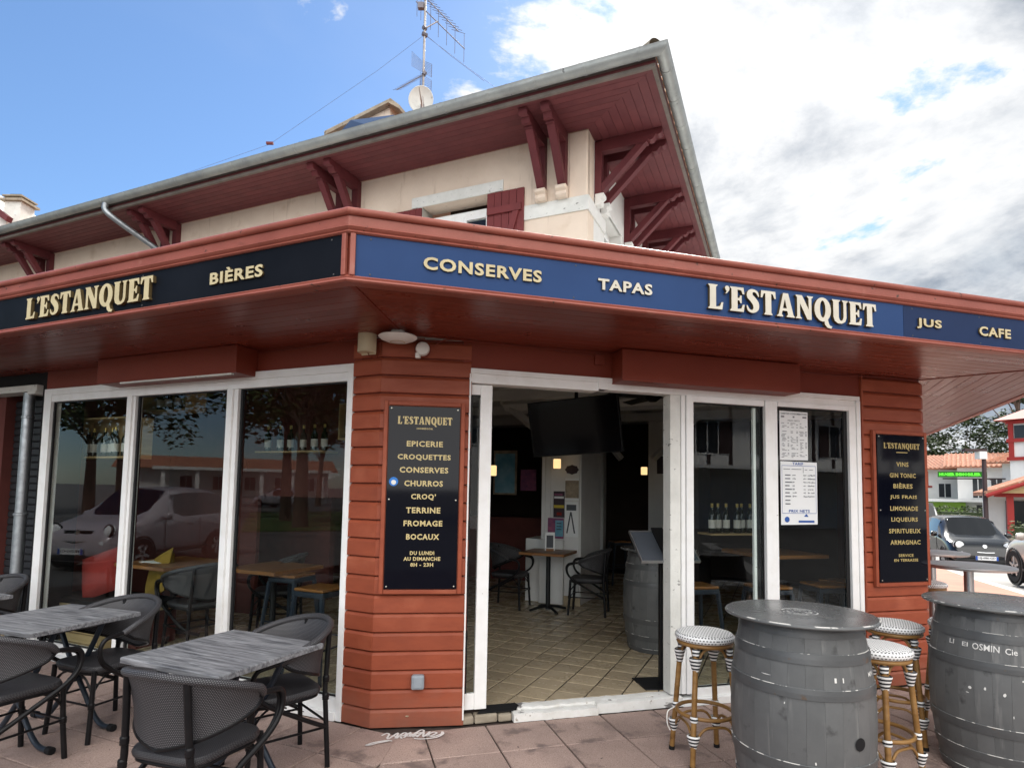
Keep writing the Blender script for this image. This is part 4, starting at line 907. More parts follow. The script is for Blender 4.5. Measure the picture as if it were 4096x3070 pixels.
def ex2(t, sp, yy):
    q = random.Random(9); m = MB()
    for z, a, b in ((1.838,2.685,2.75),(1.838,2.765,2.865),(1.835,2.90,2.925),(1.835,2.945,2.985)): m.box(a, b, yy, yy+.0004, z, z+.005, MF)
    m.box(2.882,2.886,yy,yy+.0004,1.81,1.86,MF)
    for i in range(7):
        z = 1.785-i*.0295; m.box(2.70,2.70+q.uniform(.04,.07),yy,yy+.0004,z,z+.010,MF)
        for a in (2.775,2.885,2.93,2.965):
            n = q.randint(2,4)
            for k in range(n): m.box(a+k*.011, a+k*.011+.007, yy, yy+.0004, z+q.uniform(-.002,.003), z+q.uniform(.007,.013), MF)
    for z in (1.575,1.545): m.box(2.70,2.75,yy,yy+.0004,z,z+.010,MF)
    sp(m, 'print', 'ink_grey')
    m = MB(); m.box(2.83,2.99,yy,yy+.0004,1.395,1.412,MF); m.prism([MF @ Vector(p) for p in ((2.885,yy,1.445),(2.93,yy,1.443),(2.91,yy,1.468))], MF.to_3x3() @ Vector((0,.0004,0))); m.lathe([(.0001,.0004),(.024,.0004),(.024,0)], 20, MF @ Matrix.Translation((2.715,yy+.0004,1.420)) @ Matrix.Rotation(R(90), 4, 'X')); sp(m, 'logo_mark', 'ink_blue')
    m = MB()
    for b in ((2.668,3.012,1.470,1.473),(2.668,3.012,1.868,1.871),(2.668,2.670,1.473,1.868),(3.010,3.012,1.473,1.868)): m.box(b[0],b[1],yy,yy+.0004,b[2],b[3],MF)
    sp(m, 'print_border', 'ink_blue')
paper(2.658, 3.026, 1.375, 1.905, 'white TARIF board with blue heading below the printed sheet', [('TARIF',2.775,2.885,1.876,.022,'ink_blue'), ('PRIX NETS',2.735,2.945,1.480,.022,'ink_blue')], ex2)

# ================================================================ small fittings on the pillar
t = thing('wall_socket', 'grey weatherproof socket box low on the corner pillar', 'socket', tuple(MB_ @ Vector((.308,-.03,.31))))
def tp(m, n, mt, **k): o = m.build(n, mt, t, **k); o.location = -Vector(t.location); return o
tp(MB().box(.265,.352,-.072,-.0245,.262,.358,MB_), 'housing', 'grey_box', bevel=.012); tp(MB().box(.280,.340,-.078,-.0725,.276,.346,MB_), 'lid', 'grey_box', bevel=.003)
lp = Vector((-.79, 4.03, SZ)); t = thing('ceiling_lamp', 'round white saucer lamp on the canopy soffit', 'lamp', tuple(lp-Vector((0,0,.085))))
m = MB(); m.lathe([(.045,.083),(.05,.060),(.128,.046),(.132,.040),(.115,.026),(.075,.010),(.0001,.002)], 32); m.build('diffuser', 'white_plastic', t, smooth=40)
m = MB(); m.lathe([(.048,.0065),(.052,.0045),(.045,.0035)], 24, None, 0, False); m.build('ring', 'beige_plastic', t)
sp0 = MB_ @ Vector((.277,-.026,2.604)); t = thing('motion_sensor', 'small white motion sensor on a wall plate above the sign', 'sensor', tuple(sp0))
Mq = frame((0,0,0), (0.9918, 0.127)) @ Matrix.Rotation(R(90), 4, 'X')
m = MB(); m.lathe([(.058,.0),(.058,.008),(.05,.012),(.0001,.012)], 24, Mq); m.build('wall_plate', 'canopy_paint', t, smooth=40)
m = MB(); m.lathe([(.048,.012),(.050,.035),(.044,.052),(.02,.060),(.0001,.061)], 24, Mq); m.build('sensor_head', 'white_plastic', t, smooth=40)
m = MB(); m.box(-.045,-.01,-.05,-.012,-.068,-.03); m.build('mounting_foot', 'white_plastic', t, bevel=.006)
hp = MB_ @ Vector((-.11,-.05,2.56)); t = thing('horn_speaker', 'cream half-round siren housing under the soffit by the pillar', 'speaker', tuple(hp))
m = MB(); Mq = frame((0,0,0), XL); pr = [(-.062,.03,0)]+[(-.062*math.cos(R(a)), .0-.062*math.sin(R(a)), 0) for a in range(0,181,15)]+[(.062,.03,0)]
m.prism([Mq @ Vector(p) for p in pr], (0,0,.135)); m.build('housing', 'beige_plastic', t, smooth=40, bevel=.004)
m = MB(); m.box(-.058,.058,.02,.03,-.01,.145,Mq); m.build('back_plate', 'beige_plastic', t)
m = MB(); m.tube(spl([(.01,-.0,0),(.03,-.01,-.03),(.06,.0,-.035),(.085,.01,-.01),(.09,.02,.09)], 5), .0035, 5); m.build('cable', 'canopy_paint', t)
# downpipe in front of the shutter bay
t = thing('rain_pipe', 'galvanised rain pipe standing beside the black shutter', 'pipe', tuple(ML @ Vector((-3.96,-.02,0))))
def tp(m, n, mt, **k): o = m.build(n, mt, t, **k); o.location = -Vector(t.location); return o
q = lambda z, dx=0: ML @ Vector((-3.96+dx,-.02,z))
tp(MB().tube([q(0), q(1.0), q(1.30)], .052, 16), 'pipe', 'galv', smooth=50); tp(MB().tube([q(1.30), q(2.05), q(2.49)], .048, 16), 'pipe', 'galv', smooth=50)
tp(MB().lathe([(.054,0),(.060,.006),(.060,.022),(.054,.028)], 16, Matrix.Translation(q(1.29))), 'pipe_clip', 'galv'); tp(MB().lathe([(.050,0),(.054,.004),(.054,.02),(.050,.024)], 16, Matrix.Translation(q(2.24))), 'pipe_clip', 'galv')
# white marker tag sprayed on the paving
def tagmark():
    t = []
    strokes = [[(0,.36),(.04,.5),(.10,.42),(.13,.20),(.17,.12)], [(.17,.12),(.22,.5),(.27,.14)], [(.20,.28),(.29,.30)], [(.29,.12),(.31,.46),(.37,.44),(.36,.3),(.31,.28),(.38,.1)], [(.40,.14),(.42,.5),(.48,.2),(.52,.52),(.54,.16)], [(.50,.3),(.55,.62),(.62,.55),(.60,.3),(.52,.2)], [(.60,.14),(.63,.48),(.70,.16),(.73,.5)], [(.74,.2),(.82,.22),(.86,.38),(.80,.44),(.75,.3),(.84,.14),(.95,.3),(.93,.46)], [(.93,.46),(.98,.30),(.92,.08),(.70,.0),(.58,.06)], [(.22,-.02),(.12,-.06),(.0,-.16),(-.06,-.30),(.02,-.26),(.10,-.16),(.24,-.06),(.26,-.1)], [(.46,.3),(.62,.42)], [(.44,.2),(.6,.2)]]
    cc = 0
    pa = thing('marker_tag', 'white scribbled marker tag on the paving below the pillar', 'graffiti', (-.72, 4.02, 0.004))
    for s in strokes:
        m = MB(); P = [Vector((-.83+p[0]*.41+(p[1]-.2)*.06, 4.06+(p[1]-.32)*.25+p[0]*.05, .0042)) for p in s]
        sp = spl(P, 4); n = len(sp); Lx, Rx = [], []
        for i, p in enumerate(sp):
            d = (sp[min(i+1, n-1)]-sp[max(i-1, 0)]).normalized(); nr = Vector((-d.y, d.x, 0))*.0072; Lx.append(p+nr); Rx.append(p-nr)
        m.loft([[a, b] for a, b in zip(Lx, Rx)], False, False); o = m.build('stroke', 'tag_white', pa); o.location = (-Vector(pa.location).x, -Vector(pa.location).y, -.004+.0006*cc); cc += 1
tagmark()
# ================================================================ terrace furniture
def chair_proto(name, label, black=False):
    t = thing(name, label, 'chair'); fab = 'textilene'; sf = 'textilene_seat'; tb = 'rattan_black'
    W_, rear = .275, -.245
    def plan(th, k=0.0):                      # th in degrees, 0 = rear
        a = R(th); return Vector(((W_+k)*math.sin(a), .005-(-rear+.005+k)*math.cos(a)*(1 if abs(th) < 90 else .55), 0))
    top = lambda th: .815-.155*(abs(th)/112)**1.7
    bot = lambda th: .485+.172*(min(abs(th), 112)/112)**1.25
    ths = [i*7-112 for i in range(33)]
    # woven back shell, curved in plan and leaning out towards the top
    m = MB(); m.uv = []; rows = 9
    for side in (0, 1):
        o = len(m.v)
        for th in ths:
            for j in range(rows+1):
                f = j/rows; z = bot(th)+(top(th)-bot(th))*f; lean = (z-.5)*.20-.012*math.sin(f*math.pi)
                p = plan(th, lean+(.004 if side else -.004)); m.v.append(Vector((p.x, p.y, z))); m.uv.append((th/57.3*.27, z))
        for i in range(len(ths)-1):
            for j in range(rows):
                a = o+i*(rows+1)+j; q = (a, a+1, a+rows+2, a+rows+1); m.f.append(list(q if side else q[::-1])); m.m.append(0)
    m.build('backrest', fab, t, smooth=60)
    # thick wrapped top rail
    m = MB(); pts = []
    for th in ths:
        z = top(th); p = plan(th, (z-.5)*.20); pts.append(Vector((p.x, p.y, z)))
    n0 = len(m.v); m.tube(pts, .0185, 10); m.uv = []
    k = 10
    for i in range(len(pts)):
        for q in range(k): m.uv.append((ths[i]/57.3*.27, q*.0116))
    m.build('top_rail', fab, t, smooth=60)
    m = MB(); pts = []
    for th in ths:
        z = bot(th); p = plan(th, (z-.5)*.20); pts.append(Vector((p.x, p.y, z-.002)))
    m.tube(pts, .010, 6); m.build('lower_rail', tb, t, smooth=60)
    for sx in (-1, 1):
        e = pts[0] if sx < 0 else pts[-1]; e = Vector((e.x, e.y, .66))
        path = [e+Vector((0,-.03,.0)), e+Vector((sx*.004,.05,-.002)), e+Vector((sx*.004,.125,-.02)), e+Vector((sx*.0,.150,-.075)), e+Vector((-sx*.004,.128,-.15)), e+Vector((-sx*.012,.06,-.215)), e+Vector((-sx*.035,-.06,-.29)), e+Vector((-sx*.055,-.20,-.37)), Vector((sx*.198,-.235,.235))]
        m = MB(); m.tube(spl(path, 5), .0135, 8); m.build('arm', tb, t, smooth=60)
        m = MB(); m.tube(spl([p+Vector((-sx*.020,-.006,-.012)) for p in path[1:7]], 5), .009, 6); m.build('arm_inner_cane', tb, t, smooth=60)
        m = MB(); m.tube([(sx*.165,-.262,.80),(sx*.172,-.250,.62),(sx*.182,-.238,.44),(sx*.200,-.262,0)], .0155, 8); RL = m.build('leg', tb, t, smooth=60)
        m = MB(); m.tube([(sx*.19,.175,.435),(sx*.195,.185,.2),(sx*.205,.20,0)], .0155, 8); m.build('leg', tb, t, smooth=60)
        m = MB(); m.tube([(sx*.196,.185,.225),(sx*.190,-.245,.225)], .0075, 6); m.build('stretcher', tb, t)
        m = MB(); m.tube(spl([(sx*.192,.18,.30),(sx*.186,.12,.375),(sx*.18,.05,.41)], 4), .007, 6); m.build('corner_cane', tb, t)
        m = MB(); m.tube(spl([(sx*.192,.185,.30),(sx*.13,.182,.375),(sx*.06,.18,.41)], 4), .007, 6); m.build('corner_cane', tb, t)
        for zz, p in ((.225, Vector((sx*.195,.185,.225))), (.40, Vector((sx*.187,-.241,.40))), (.50, Vector((sx*.180,-.243,.50)))):
            m = MB(); m.lathe([(.0155,-.02),(.020,-.016),(.0185,-.009),(.0205,-.003),(.0185,.004),(.0205,.010),(.0185,.015),(.0155,.02)], 10, Matrix.Translation(p)); m.build('binding', tb, t, smooth=60)
    m = MB(); m.tube([(-.195,.187,.225),(.195,.187,.225)], .0075, 6); m.build('stretcher', tb, t)
    m = MB(); m.tube([(-.19,-.246,.26),(.19,-.246,.26)], .0075, 6); m.build('stretcher', tb, t)
    # seat pad with rounded corners and a slight crown
    m = MB(); m.uv = []
    def ring(w, d, z, n=28, yoff=-.02):
        out = []
        for i in range(n):
            a = 2*math.pi*i/n; c, s = math.cos(a), math.sin(a); e = .42
            out.append(Vector((w*math.copysign(abs(c)**e, c)*(1.0 if s > 0 else .92), yoff+d*math.copysign(abs(s)**e, s), z)))
        return out
    rings = [ring(.205,.195,.415), ring(.222,.212,.425), ring(.226,.216,.442), ring(.218,.208,.458), ring(.17,.165,.466), ring(.09,.09,.469), ring(.002,.002,.470)]
    m.loft(rings, True, True)
    m.uv = [(p.x, p.y+p.z) for p in m.v]; m.build('seat', sf, t, smooth=50)
    m = MB(); m.tube(ring(.205,.195,.412), .012, 6, closed=True); m.build('seat_frame', tb, t, smooth=60)
    return t
TG = 'black woven armchairs on the terrace'
ch = chair_proto('armchair', 'black woven armchair in front of the nearest table, its back to the viewer'); ch['group'] = TG
def put(o, x, y, face):                        # face: direction the sitter looks (x, y)
    o.location = (x, y, 0); o.rotation_euler = (0, 0, math.atan2(face[1], face[0])-math.pi/2)
put(ch, -1.43, 2.90, (.30, .95))
spots = [(-1.37, 3.60, (-.75, -.66), 'black woven armchair behind the nearest table, beside the boarded pillar'),
         (-2.72, 4.12, (-.365, -.93), 'black woven armchair behind the middle table, against the shop window'),
         (-2.87, 3.56, (.37, .93), 'black woven armchair cut off at the lower left, in front of the middle table'),
         (-4.33, 4.97, (-.37, -.93), 'black woven armchair at the far left beside the rain pipe')]
for x, y, f, lb in spots: put(dup(ch, label=lb), x, y, f)

def table_proto(name, label):
    t = thing(name, label, 'table', group='grey terrace tables'); h = .35
    m = MB(); m.loft([[(-h,-h,.712),(h,-h,.712),(h,h,.712),(-h,h,.712)], [(-h,-h,.738),(h,-h,.738),(h,h,.738),(-h,h,.738)], [(-h+.004,-h+.004,.742),(h-.004,-h+.004,.742),(h-.004,h-.004,.742),(-h+.004,h-.004,.742)]]); m.build('table_top', 'laminate', t, bevel=.006, bseg=2)
    m = MB(); m.box(-.20,.20,-.05,.05,.698,.711); m.build('fixing_plate', 'leg_steel', t)
    for sy in (-1, 1):
        for sx in (-1, 1):
            y = sy*(.19 if sx > 0 else .15)
            path = [(-sx*.25,y,.700),(-sx*.235,y,.66),(-sx*.12,y,.46),(0,y,.30),(sx*.13,y,.13),(sx*.20,y,.055),(sx*.26,y,.026),(sx*.33,y,.024)]
            m = MB(); m.tube(spl(path, 5), .0165, 10); lg = m.build('leg', 'leg_steel', t, smooth=60)
            m = MB(); m.tube([(sx*.325,y,.023),(sx*.365,y,.023)], .023, 10); m.build('foot_cap', 'black_matt', lg)
        m = MB(); m.tube([(0,sy*.13,.30),(0,sy*.21,.30)], .02, 10); m.build('pivot', 'leg_steel', t)
    for x in (-.25,.25):
        m = MB(); m.tube([(x,-.19,.695),(x,.19,.695)], .012, 8); m.build('cross_bar', 'leg_steel', t)
    return t
tb = table_proto('terrace_table', 'grey wood-look table nearest the pillar, with a chair on two sides'); tb.location = (-1.508, 3.300, 0); tb.rotation_euler = (0,0,R(-24.2))
dup(tb, (-2.985, 4.015, 0), R(-20.5), 'grey wood-look table in the middle of the terrace, left of the nearest one')
dup(tb, (-4.32, 4.57, 0), R(-22), 'grey wood-look table cut off by the left edge of the picture')

# ---------------------------------------------------------------- barrels
def barrel_proto(name, label, top=True, n=26):
    t = thing(name, label, 'barrel', group='grey painted barrels'); Hb = .955
    rad = lambda z: .292+.058*math.sin(math.pi*min(max((z/Hb), 0), 1))**.9
    zs = [0,.03,.12,.24,.36,.48,.60,.72,.84,.93,Hb]
    m = MB(); a = math.pi/n-.0011
    rings = []
    for z in zs:
        r = rad(z); rings.append([(r*math.cos(-a),r*math.sin(-a),z),(r*1.0005,0,z),(r*math.cos(a),r*math.sin(a),z),((r-.025)*math.cos(a),(r-.025)*math.sin(a),z),((r-.025)*math.cos(-a),(r-.025)*math.sin(-a),z)])
    m.loft(rings, True, True); s0 = m.build('stave', 'barrel_paint', t, smooth=30)
    for i in range(1, n): inst(s0, 'stave', t, Matrix.Rotation(2*math.pi*i/n, 4, 'Z'))
    m = MB(); m.lathe([(.262,.90),(.262,.93),(.0001,.93)], 32); m.lathe([(.262,.03),(.0001,.03)], 32, None, 0, False); m.build('head', 'barrel_paint', t)
    for z0, z1 in ((.0,.045), (.115,.165), (.275,.325), (.63,.68), (.79,.84), (.91,.955)):
        m = MB(); pr = [(rad(z0)-.001, z0), (rad(z0)+.0052, z0), (rad((z0+z1)/2)+.0060, (z0+z1)/2), (rad(z1)+.0052, z1-.002), (rad(z1)+.0030, z1), (rad(z1)-.001, z1)]
        nn_ = 56; rg = [[(r*math.cos(2*math.pi*q/nn_), r*math.sin(2*math.pi*q/nn_), z) for q in range(nn_)] for r, z in pr]
        for k in range(len(rg)-1):
            o = len(m.v); m.v += [Vector(p) for p in rg[k]+rg[k+1]]
            for q in range(nn_): m.f.append([o+q, o+(q+1) % nn_, o+nn_+(q+1) % nn_, o+nn_+q]); m.m.append(1 if k >= 3 else 0)
        hp = m.build('hoop', ['hoop_paint', 'barrel_edge'], t, smooth=40)
        for dz in (-.011, .011):
            zc = (z0+z1)/2+dz; m = MB(); m.lathe([(.0001,.004),(.004,.003),(.0055,0)], 8, Matrix.Rotation(R(-48+(0 if dz < 0 else 6)), 4, 'Z') @ Matrix.Translation((rad(zc)+.0055,0,zc)) @ Matrix.Rotation(R(90), 4, 'Y')); m.build('rivet', 'hoop_paint', hp)
    if top:
        m = MB(); m.lathe([(.0001,.962),(.30,.962),(.372,.966),(.376,.972),(.374,.979),(.368,.9835)], 64, None, 0, False)
        m.lathe([(.368,.9835),(.364,.984),(.0001,.984)], 64, None, 0, False); o = len(m.m); m.m = [1 if (m.v[f[0]].xy.length > .37 and m.v[f[0]].z > .978) else 0 for f in m.f]
        m.build('table_top', ['barrel_top', 'barrel_edge'], t, smooth=40)
    return t, rad
bz, brad = barrel_proto('barrel_table', 'grey barrel table with round top right of the open door, beside a bamboo stool'); bz.location = (1.556, 3.277, .016); bz.rotation_euler = (0,0,R(6))
b2 = dup(bz, (2.97, 3.73, .016), R(40), 'grey barrel table with worn white lettering at the right edge')
# bung hole, emblem, chips and paint on the first; lettering remains on both
def on_barrel(par, body, ang, z0, h, w, name, bold=.01):
    me = text_mesh(body, 0, bold, 1.0, 2); mb = MB(); xs = [v.co.x for v in me.vertices]; ys = [v.co.y for v in me.vertices]; ax, bx_, ay, by = min(xs), max(xs), min(ys), max(ys)
    bm = bmesh.new(); bm.from_mesh(me)
    bmesh.ops.subdivide_edges(bm, edges=[e for e in bm.edges if e.calc_length() > .25], cuts=2); bm.to_mesh(me); bm.free()
    for v in me.vertices:
        z = z0+(v.co.y-ay)/(by-ay)*h; a = R(ang)+((v.co.x-ax)/(bx_-ax)*w)/brad(z); r = brad(z)+.0022; mb.v.append(Vector((r*math.cos(a), r*math.sin(a), z)))
    mb.f = [list(p.vertices) for p in me.polygons]; mb.m = [0]*len(mb.f); mb.build(name, 'chip_white', par); bpy.data.meshes.remove(me)
def facing(par, px, py): # local angle of barrel surface seen at world bearing
    return 0
def lang(par, deg): return deg-math.degrees(par.rotation_euler.z)
# bearings from barrel centre towards the camera
c1 = math.degrees(math.atan2(-3.277, -1.556)); c2 = math.degrees(math.atan2(-3.73, -2.97))
on_barrel(bz, '1', lang(bz, c1+26), .715, .022, .010, 'worn_lettering'); on_barrel(bz, 'l', lang(bz, c1+33), .715, .022, .006, 'worn_lettering'); on_barrel(bz, 'MIN', lang(bz, c1+64), .725, .022, .055, 'worn_lettering')
on_barrel(b2, 'LI', lang(b2, c2-42), .745, .026, .028, 'worn_lettering'); on_barrel(b2, 'EI', lang(b2, c2-29), .745, .024, .030, 'worn_lettering')
on_barrel(b2, 'OSMIN', lang(b2, c2-20), .738, .036, .125, 'worn_lettering'); on_barrel(b2, 'Cie', lang(b2, c2+6), .735, .034, .055, 'worn_lettering')
def patch(par, ang, z, w, h, mt, name, seed=1):
    q = random.Random(seed); m = MB(); n = 7; pts = []
    for i in range(n):
        a = 2*math.pi*i/n; rr = q.uniform(.6,1.1); zz = z+h*rr*math.sin(a); aa = R(ang)+w*rr*math.cos(a)/brad(zz); r = brad(zz)+.0016; pts.append((r*math.cos(aa), r*math.sin(aa), zz))
    m.add(pts, [list(range(n))]); m.build(name, mt, par)
for i, (da, z, w, h) in enumerate(((-22,.52,.010,.010),(-10,.53,.007,.010),(4,.515,.008,.012),(18,.60,.004,.008),(-24,.49,.012,.003),(28,.68,.004,.012),(10,.40,.003,.009),(25,.22,.006,.006))): patch(b2, lang(b2, c2+da), z, w, h, 'chip_white', 'paint_chip', i)
for i, (da, z, w, h) in enumerate(((10,.34,.004,.008),(20,.24,.004,.004),(48,.25,.006,.016),(44,.215,.012,.006),(38,.20,.008,.006),(-12,.60,.003,.006),(-28,.715,.030,.002),(5,.28,.003,.004))): patch(bz, lang(bz, c1+da), z, w, h, 'chip_white', 'paint_chip', 20+i)
# bung hole
m = MB(); zb = .43; Mh = Matrix.Rotation(R(lang(bz, c1+46)), 4, 'Z') @ Matrix.Translation((brad(zb)-.004, 0, zb)) @ Matrix.Rotation(R(90), 4, 'Y'); m.lathe([(.031,.0065),(.026,.006),(.024,-.02),(.0001,-.02)], 20, Mh); m.m = [0 if (m.v[f[0]]-Mh.translation).length > .027 and i < 20 else 1 for i, f in enumerate(m.f)]; m.build('bung_hole', ['barrel_edge', 'black_matt'], bz, smooth=40)
# rubbed emblem on the top: an oval ring with scribbled lettering
def emblem(par):
    m = MB(); n = 40
    for rr, w in ((.088,.004),(.060,.003)):
        m.loft([[((rr+dw)*math.cos(2*math.pi*i/n), (rr+dw)*math.sin(2*math.pi*i/n), .9846) for dw in (-w,w)] for i in range(n+1)], False, False)
    q = random.Random(5)
    for i in range(16):
        a = q.uniform(0, 2*math.pi); r = q.uniform(.012,.078); l = q.uniform(.006,.018); b = q.uniform(0, 3.1)
        p = Vector((r*math.cos(a), r*math.sin(a), .9848)); d = Vector((math.cos(b), math.sin(b), 0)); e = Vector((-d.y, d.x, 0))*.0035; m.add([p-d*l-e, p+d*l-e, p+d*l+e, p-d*l+e], [(0,1,2,3)])
    m.build('worn_emblem', mat('emblem_white', (.60,.60,.58), .6, spots=[((.12,.12,.12), 40, .5, .03)]), par)
emblem(bz)

# ---------------------------------------------------------------- bamboo stools
def stool_proto(name, label):
    t = thing(name, label, 'stool', group='bamboo stools with black and white seats'); zt = .775
    prof = [(.0001,zt),(.08,zt-.001),(.14,zt-.005),(.165,zt-.013)]
    m = MB(); m.lathe(prof, 36, None, 0, False); st = m.build('seat', 'stool_weave', t, smooth=60)
    m = MB(); m.lathe([(.165,zt-.013),(.178,zt-.026),(.180,zt-.040),(.172,zt-.054),(.155,zt-.060)], 36, None, 0, False); m.build('seat_border', 'stool_weave_side', t, smooth=60)
    m = MB(); m.lathe([(.16,zt-.060),(.0001,zt-.058)], 24, None, 0, False); m.build('seat_base', 'black_matt', t)
    ringp = lambda r, z, k=32: [(r*math.cos(2*math.pi*i/k), r*math.sin(2*math.pi*i/k), z) for i in range(k)]
    m = MB(); m.tube(ringp(.158, zt-.072), .013, 8, closed=True); m.build('seat_ring', 'bamboo', t, smooth=60)
    leg = lambda z: .150+(.215-.150)*(1-z/.70)                 # radius of the leg centre at height z
    zr, zr2 = .285, .225
    m = MB(); m.tube(ringp(leg(zr)-.020, zr), .012, 8, closed=True); m.build('foot_ring', 'bamboo', t, smooth=60)
    for k in range(4):
        a = R(45+90*k); d = Vector((math.cos(a), math.sin(a), 0)); P = lambda z, o=0: d*(leg(z)+o)+Vector((0,0,z))
        m = MB(); zsn = [0,.12,.125,.13,.30,.40,.405,.41,.58,.705]; rr = [.0165,.0165,.018,.0165,.0165,.0165,.018,.0165,.0165,.0165]
        m.tube([P(z) for z in zsn], rr, 10); m.build('leg', 'bamboo', t, smooth=60)
        m = MB(); m.tube([P(0), P(.022)], .0185, 10); m.build('foot', 'black_matt', t)
        # arches under the seat and under the foot ring
        a2 = R(45+90*(k+1)); d2 = Vector((math.cos(a2), math.sin(a2), 0))
        for zb, zt_ in ((.575, .685), (.135, .235)):
            p0 = d*(leg(zb)-.004)+Vector((0,0,zb)); p1 = d2*(leg(zb)-.004)+Vector((0,0,zb)); mid = (d+d2)*(leg(zt_)*.52)+Vector((0,0,zt_))
            q0 = p0.lerp(mid, .45)+Vector((0,0,(zt_-zb)*.42)); q1 = p1.lerp(mid, .45)+Vector((0,0,(zt_-zb)*.42))
            m = MB(); m.tube(spl([p0, q0, mid, q1, p1], 4), .0085, 7); m.build('arch', 'bamboo', t, smooth=60)
        for zc, hh, r0, r1 in ((.595,.085,.020,.040), (.665,.05,.021,.024), (.160,.075,.020,.040), (zr,.034,.024,.024)):
            m = MB(); c = P(zc); m.lathe([(r0*.9,-hh/2),(r0,-hh/2+.004),(r1,hh/2-.008),(r1*.8,hh/2)], 12, Matrix.Identity(4), 0, False)
            o = m.build('binding', 'wrap', t, smooth=50); o.location = c
            o.rotation_euler = (0, 0, a); o.scale = (.85, 1.0, 1.0)
    return t
st1 = stool_proto('bar_stool', 'bamboo stool with checked seat left of the first barrel, by the door jamb'); st1.location = (1.222, 3.825, 0); st1.rotation_euler = (0,0,R(8))
for x, y, rz, lb in ((2.14, 3.56, 25, 'bamboo stool standing nearest between the two barrels, seat half hidden by the first'), (2.64, 4.20, 60, 'bamboo stool against the red pillar below the right sign'), (3.15, 4.29, 15, 'bamboo stool just peeping out left of the right barrel top'), (4.28, 6.25, 40, 'bamboo stool behind the right barrel, next to the steel table post'), (4.72, 7.55, 70, 'bamboo stool farthest along the side wall, past the steel tables')):
    dup(st1, (x, y, 0), R(rz), lb)
m = MB(); m.tube(spl([Vector((1.03,3.83,.30)), Vector((.985,3.80,.285)), Vector((.98,3.79,.22)), Vector((1.0,3.80,.175))], 5), .0035, 5); o = m.build('loose_cord', 'white_plastic', st1); o.matrix_parent_inverse = Matrix.Identity(4); o.matrix_local = st1.matrix_basis.inverted()
# ---------------------------------------------------------------- tall aluminium tables along the side street
def tall_table(name, label):
    t = thing(name, label, 'table', group='tall aluminium tables'); m = MB(); m.lathe([(.0001,.990),(.30,.992),(.345,.996),(.350,1.006),(.349,1.022),(.344,1.026)], 48, None, 0, False); m.lathe([(.344,1.026),(.335,1.024),(.0001,1.024)], 48, None, 0, False); m.build('table_top', 'alu', t, smooth=40)
    m = MB(); m.lathe([(.038,.03),(.038,.990)], 20); m.build('post', 'alu', t, smooth=40)
    m = MB(); m.lathe([(.22,0),(.22,.012),(.05,.03),(.038,.034)], 32); m.build('base', 'alu', t, smooth=40); return t
tt = tall_table('tall_table', 'round aluminium standing table just beyond the right pillar'); tt.location = (4.14, 5.49, 0)
dup(tt, (4.72, 6.80, 0), 0, 'round aluminium standing table farther along the side wall')
# ================================================================ inside the cafe
mat('poster_a', (.16,.06,.14), .6, col2=(.35,.10,.18), scale=14); mat('poster_b', (.10,.30,.42), .6, col2=(.25,.45,.55), scale=6); mat('poster_c', (.40,.33,.24), .6, col2=(.16,.13,.10), scale=9)
mat('poster_dark', (.05,.035,.045), .6); mat('mustard', (.55,.42,.06), .7); mat('tv_black', (.004,.004,.005), .12); mat('cushion_red', (.27,.030,.024), .9, col2=(.21,.024,.02), scale=6, bump=.3, bscale=300); mat('cushion_gold', (.26,.165,.028), .9, bump=.3, bscale=300)
mat('bottle_glass', (.012,.018,.010), .08, spec=.7); mat('bottle_label', (.72,.70,.64), .7); mat('capsule', (.45,.33,.10), .35, metal=.6); mat('capsule_red', (.25,.02,.03), .4)
mat('lamp_glow', (.9,.7,.35), .6, emit=((1.0,.66,.30), .42)); mat('screen_grey', (.06,.068,.082), .4); mat('stand_black', (.010,.010,.011), .45); mat('barrel_in', (.06,.065,.075), .5)
# white column with a low ledge
def wbox(name, mt, *boxes, M=ML, **k):
    m = MB()
    for b in boxes: m.box(*b, M)
    return bp(m, name, mt, **k)
CO = wbox('inner_column', 'room_white', (-.25,.33,4.46,5.45,.08,3.0), bevel=.01)
bp(MB().box(-.49,-.255,4.48,5.3,.08,.95,ML).box(-.254,.10,4.40,4.455,.08,.95,ML), 'ledge', 'room_white', CO, bevel=.008)
for s in (-.24,-.16,.26): bp(MB().box(s,s+.05,4.44,4.458,.2,2.95,ML), 'moulding', 'room_white', CO)
bp(MB().box(-.26,.335,4.43,4.45,.08,.2,ML), 'skirting', 'floor_tile', CO)
wbox('inner_pier', 'room_white', (-.55,-.10,7.2,7.4,.08,3.0), (.75,1.25,7.0,7.2,.08,3.0))
def beam(a, b, w=.06, name='brace'):
    m = MB(); m.tube([ML @ Vector(a), ML @ Vector(b)], w, 4); bp(m, name, 'room_white')
beam((.20,4.6,2.35), (.95,4.6,2.95)); beam((-.2,4.6,2.35), (-.95,4.6,2.95)); beam((.85,6.9,2.2), (1.6,6.9,2.92)); beam((.30,6.9,2.2), (-.3,6.9,2.92)); beam((-.9,4.6,2.88),(3.0,4.6,2.88),.09,'ceiling_beam')
wbox('bar_counter', 'room_dark', (-2.6,-.7,6.2,6.7,.08,1.15)); wbox('back_shelf', 'room_brown', (1.35,1.75,5.6,7.2,.08,2.3))
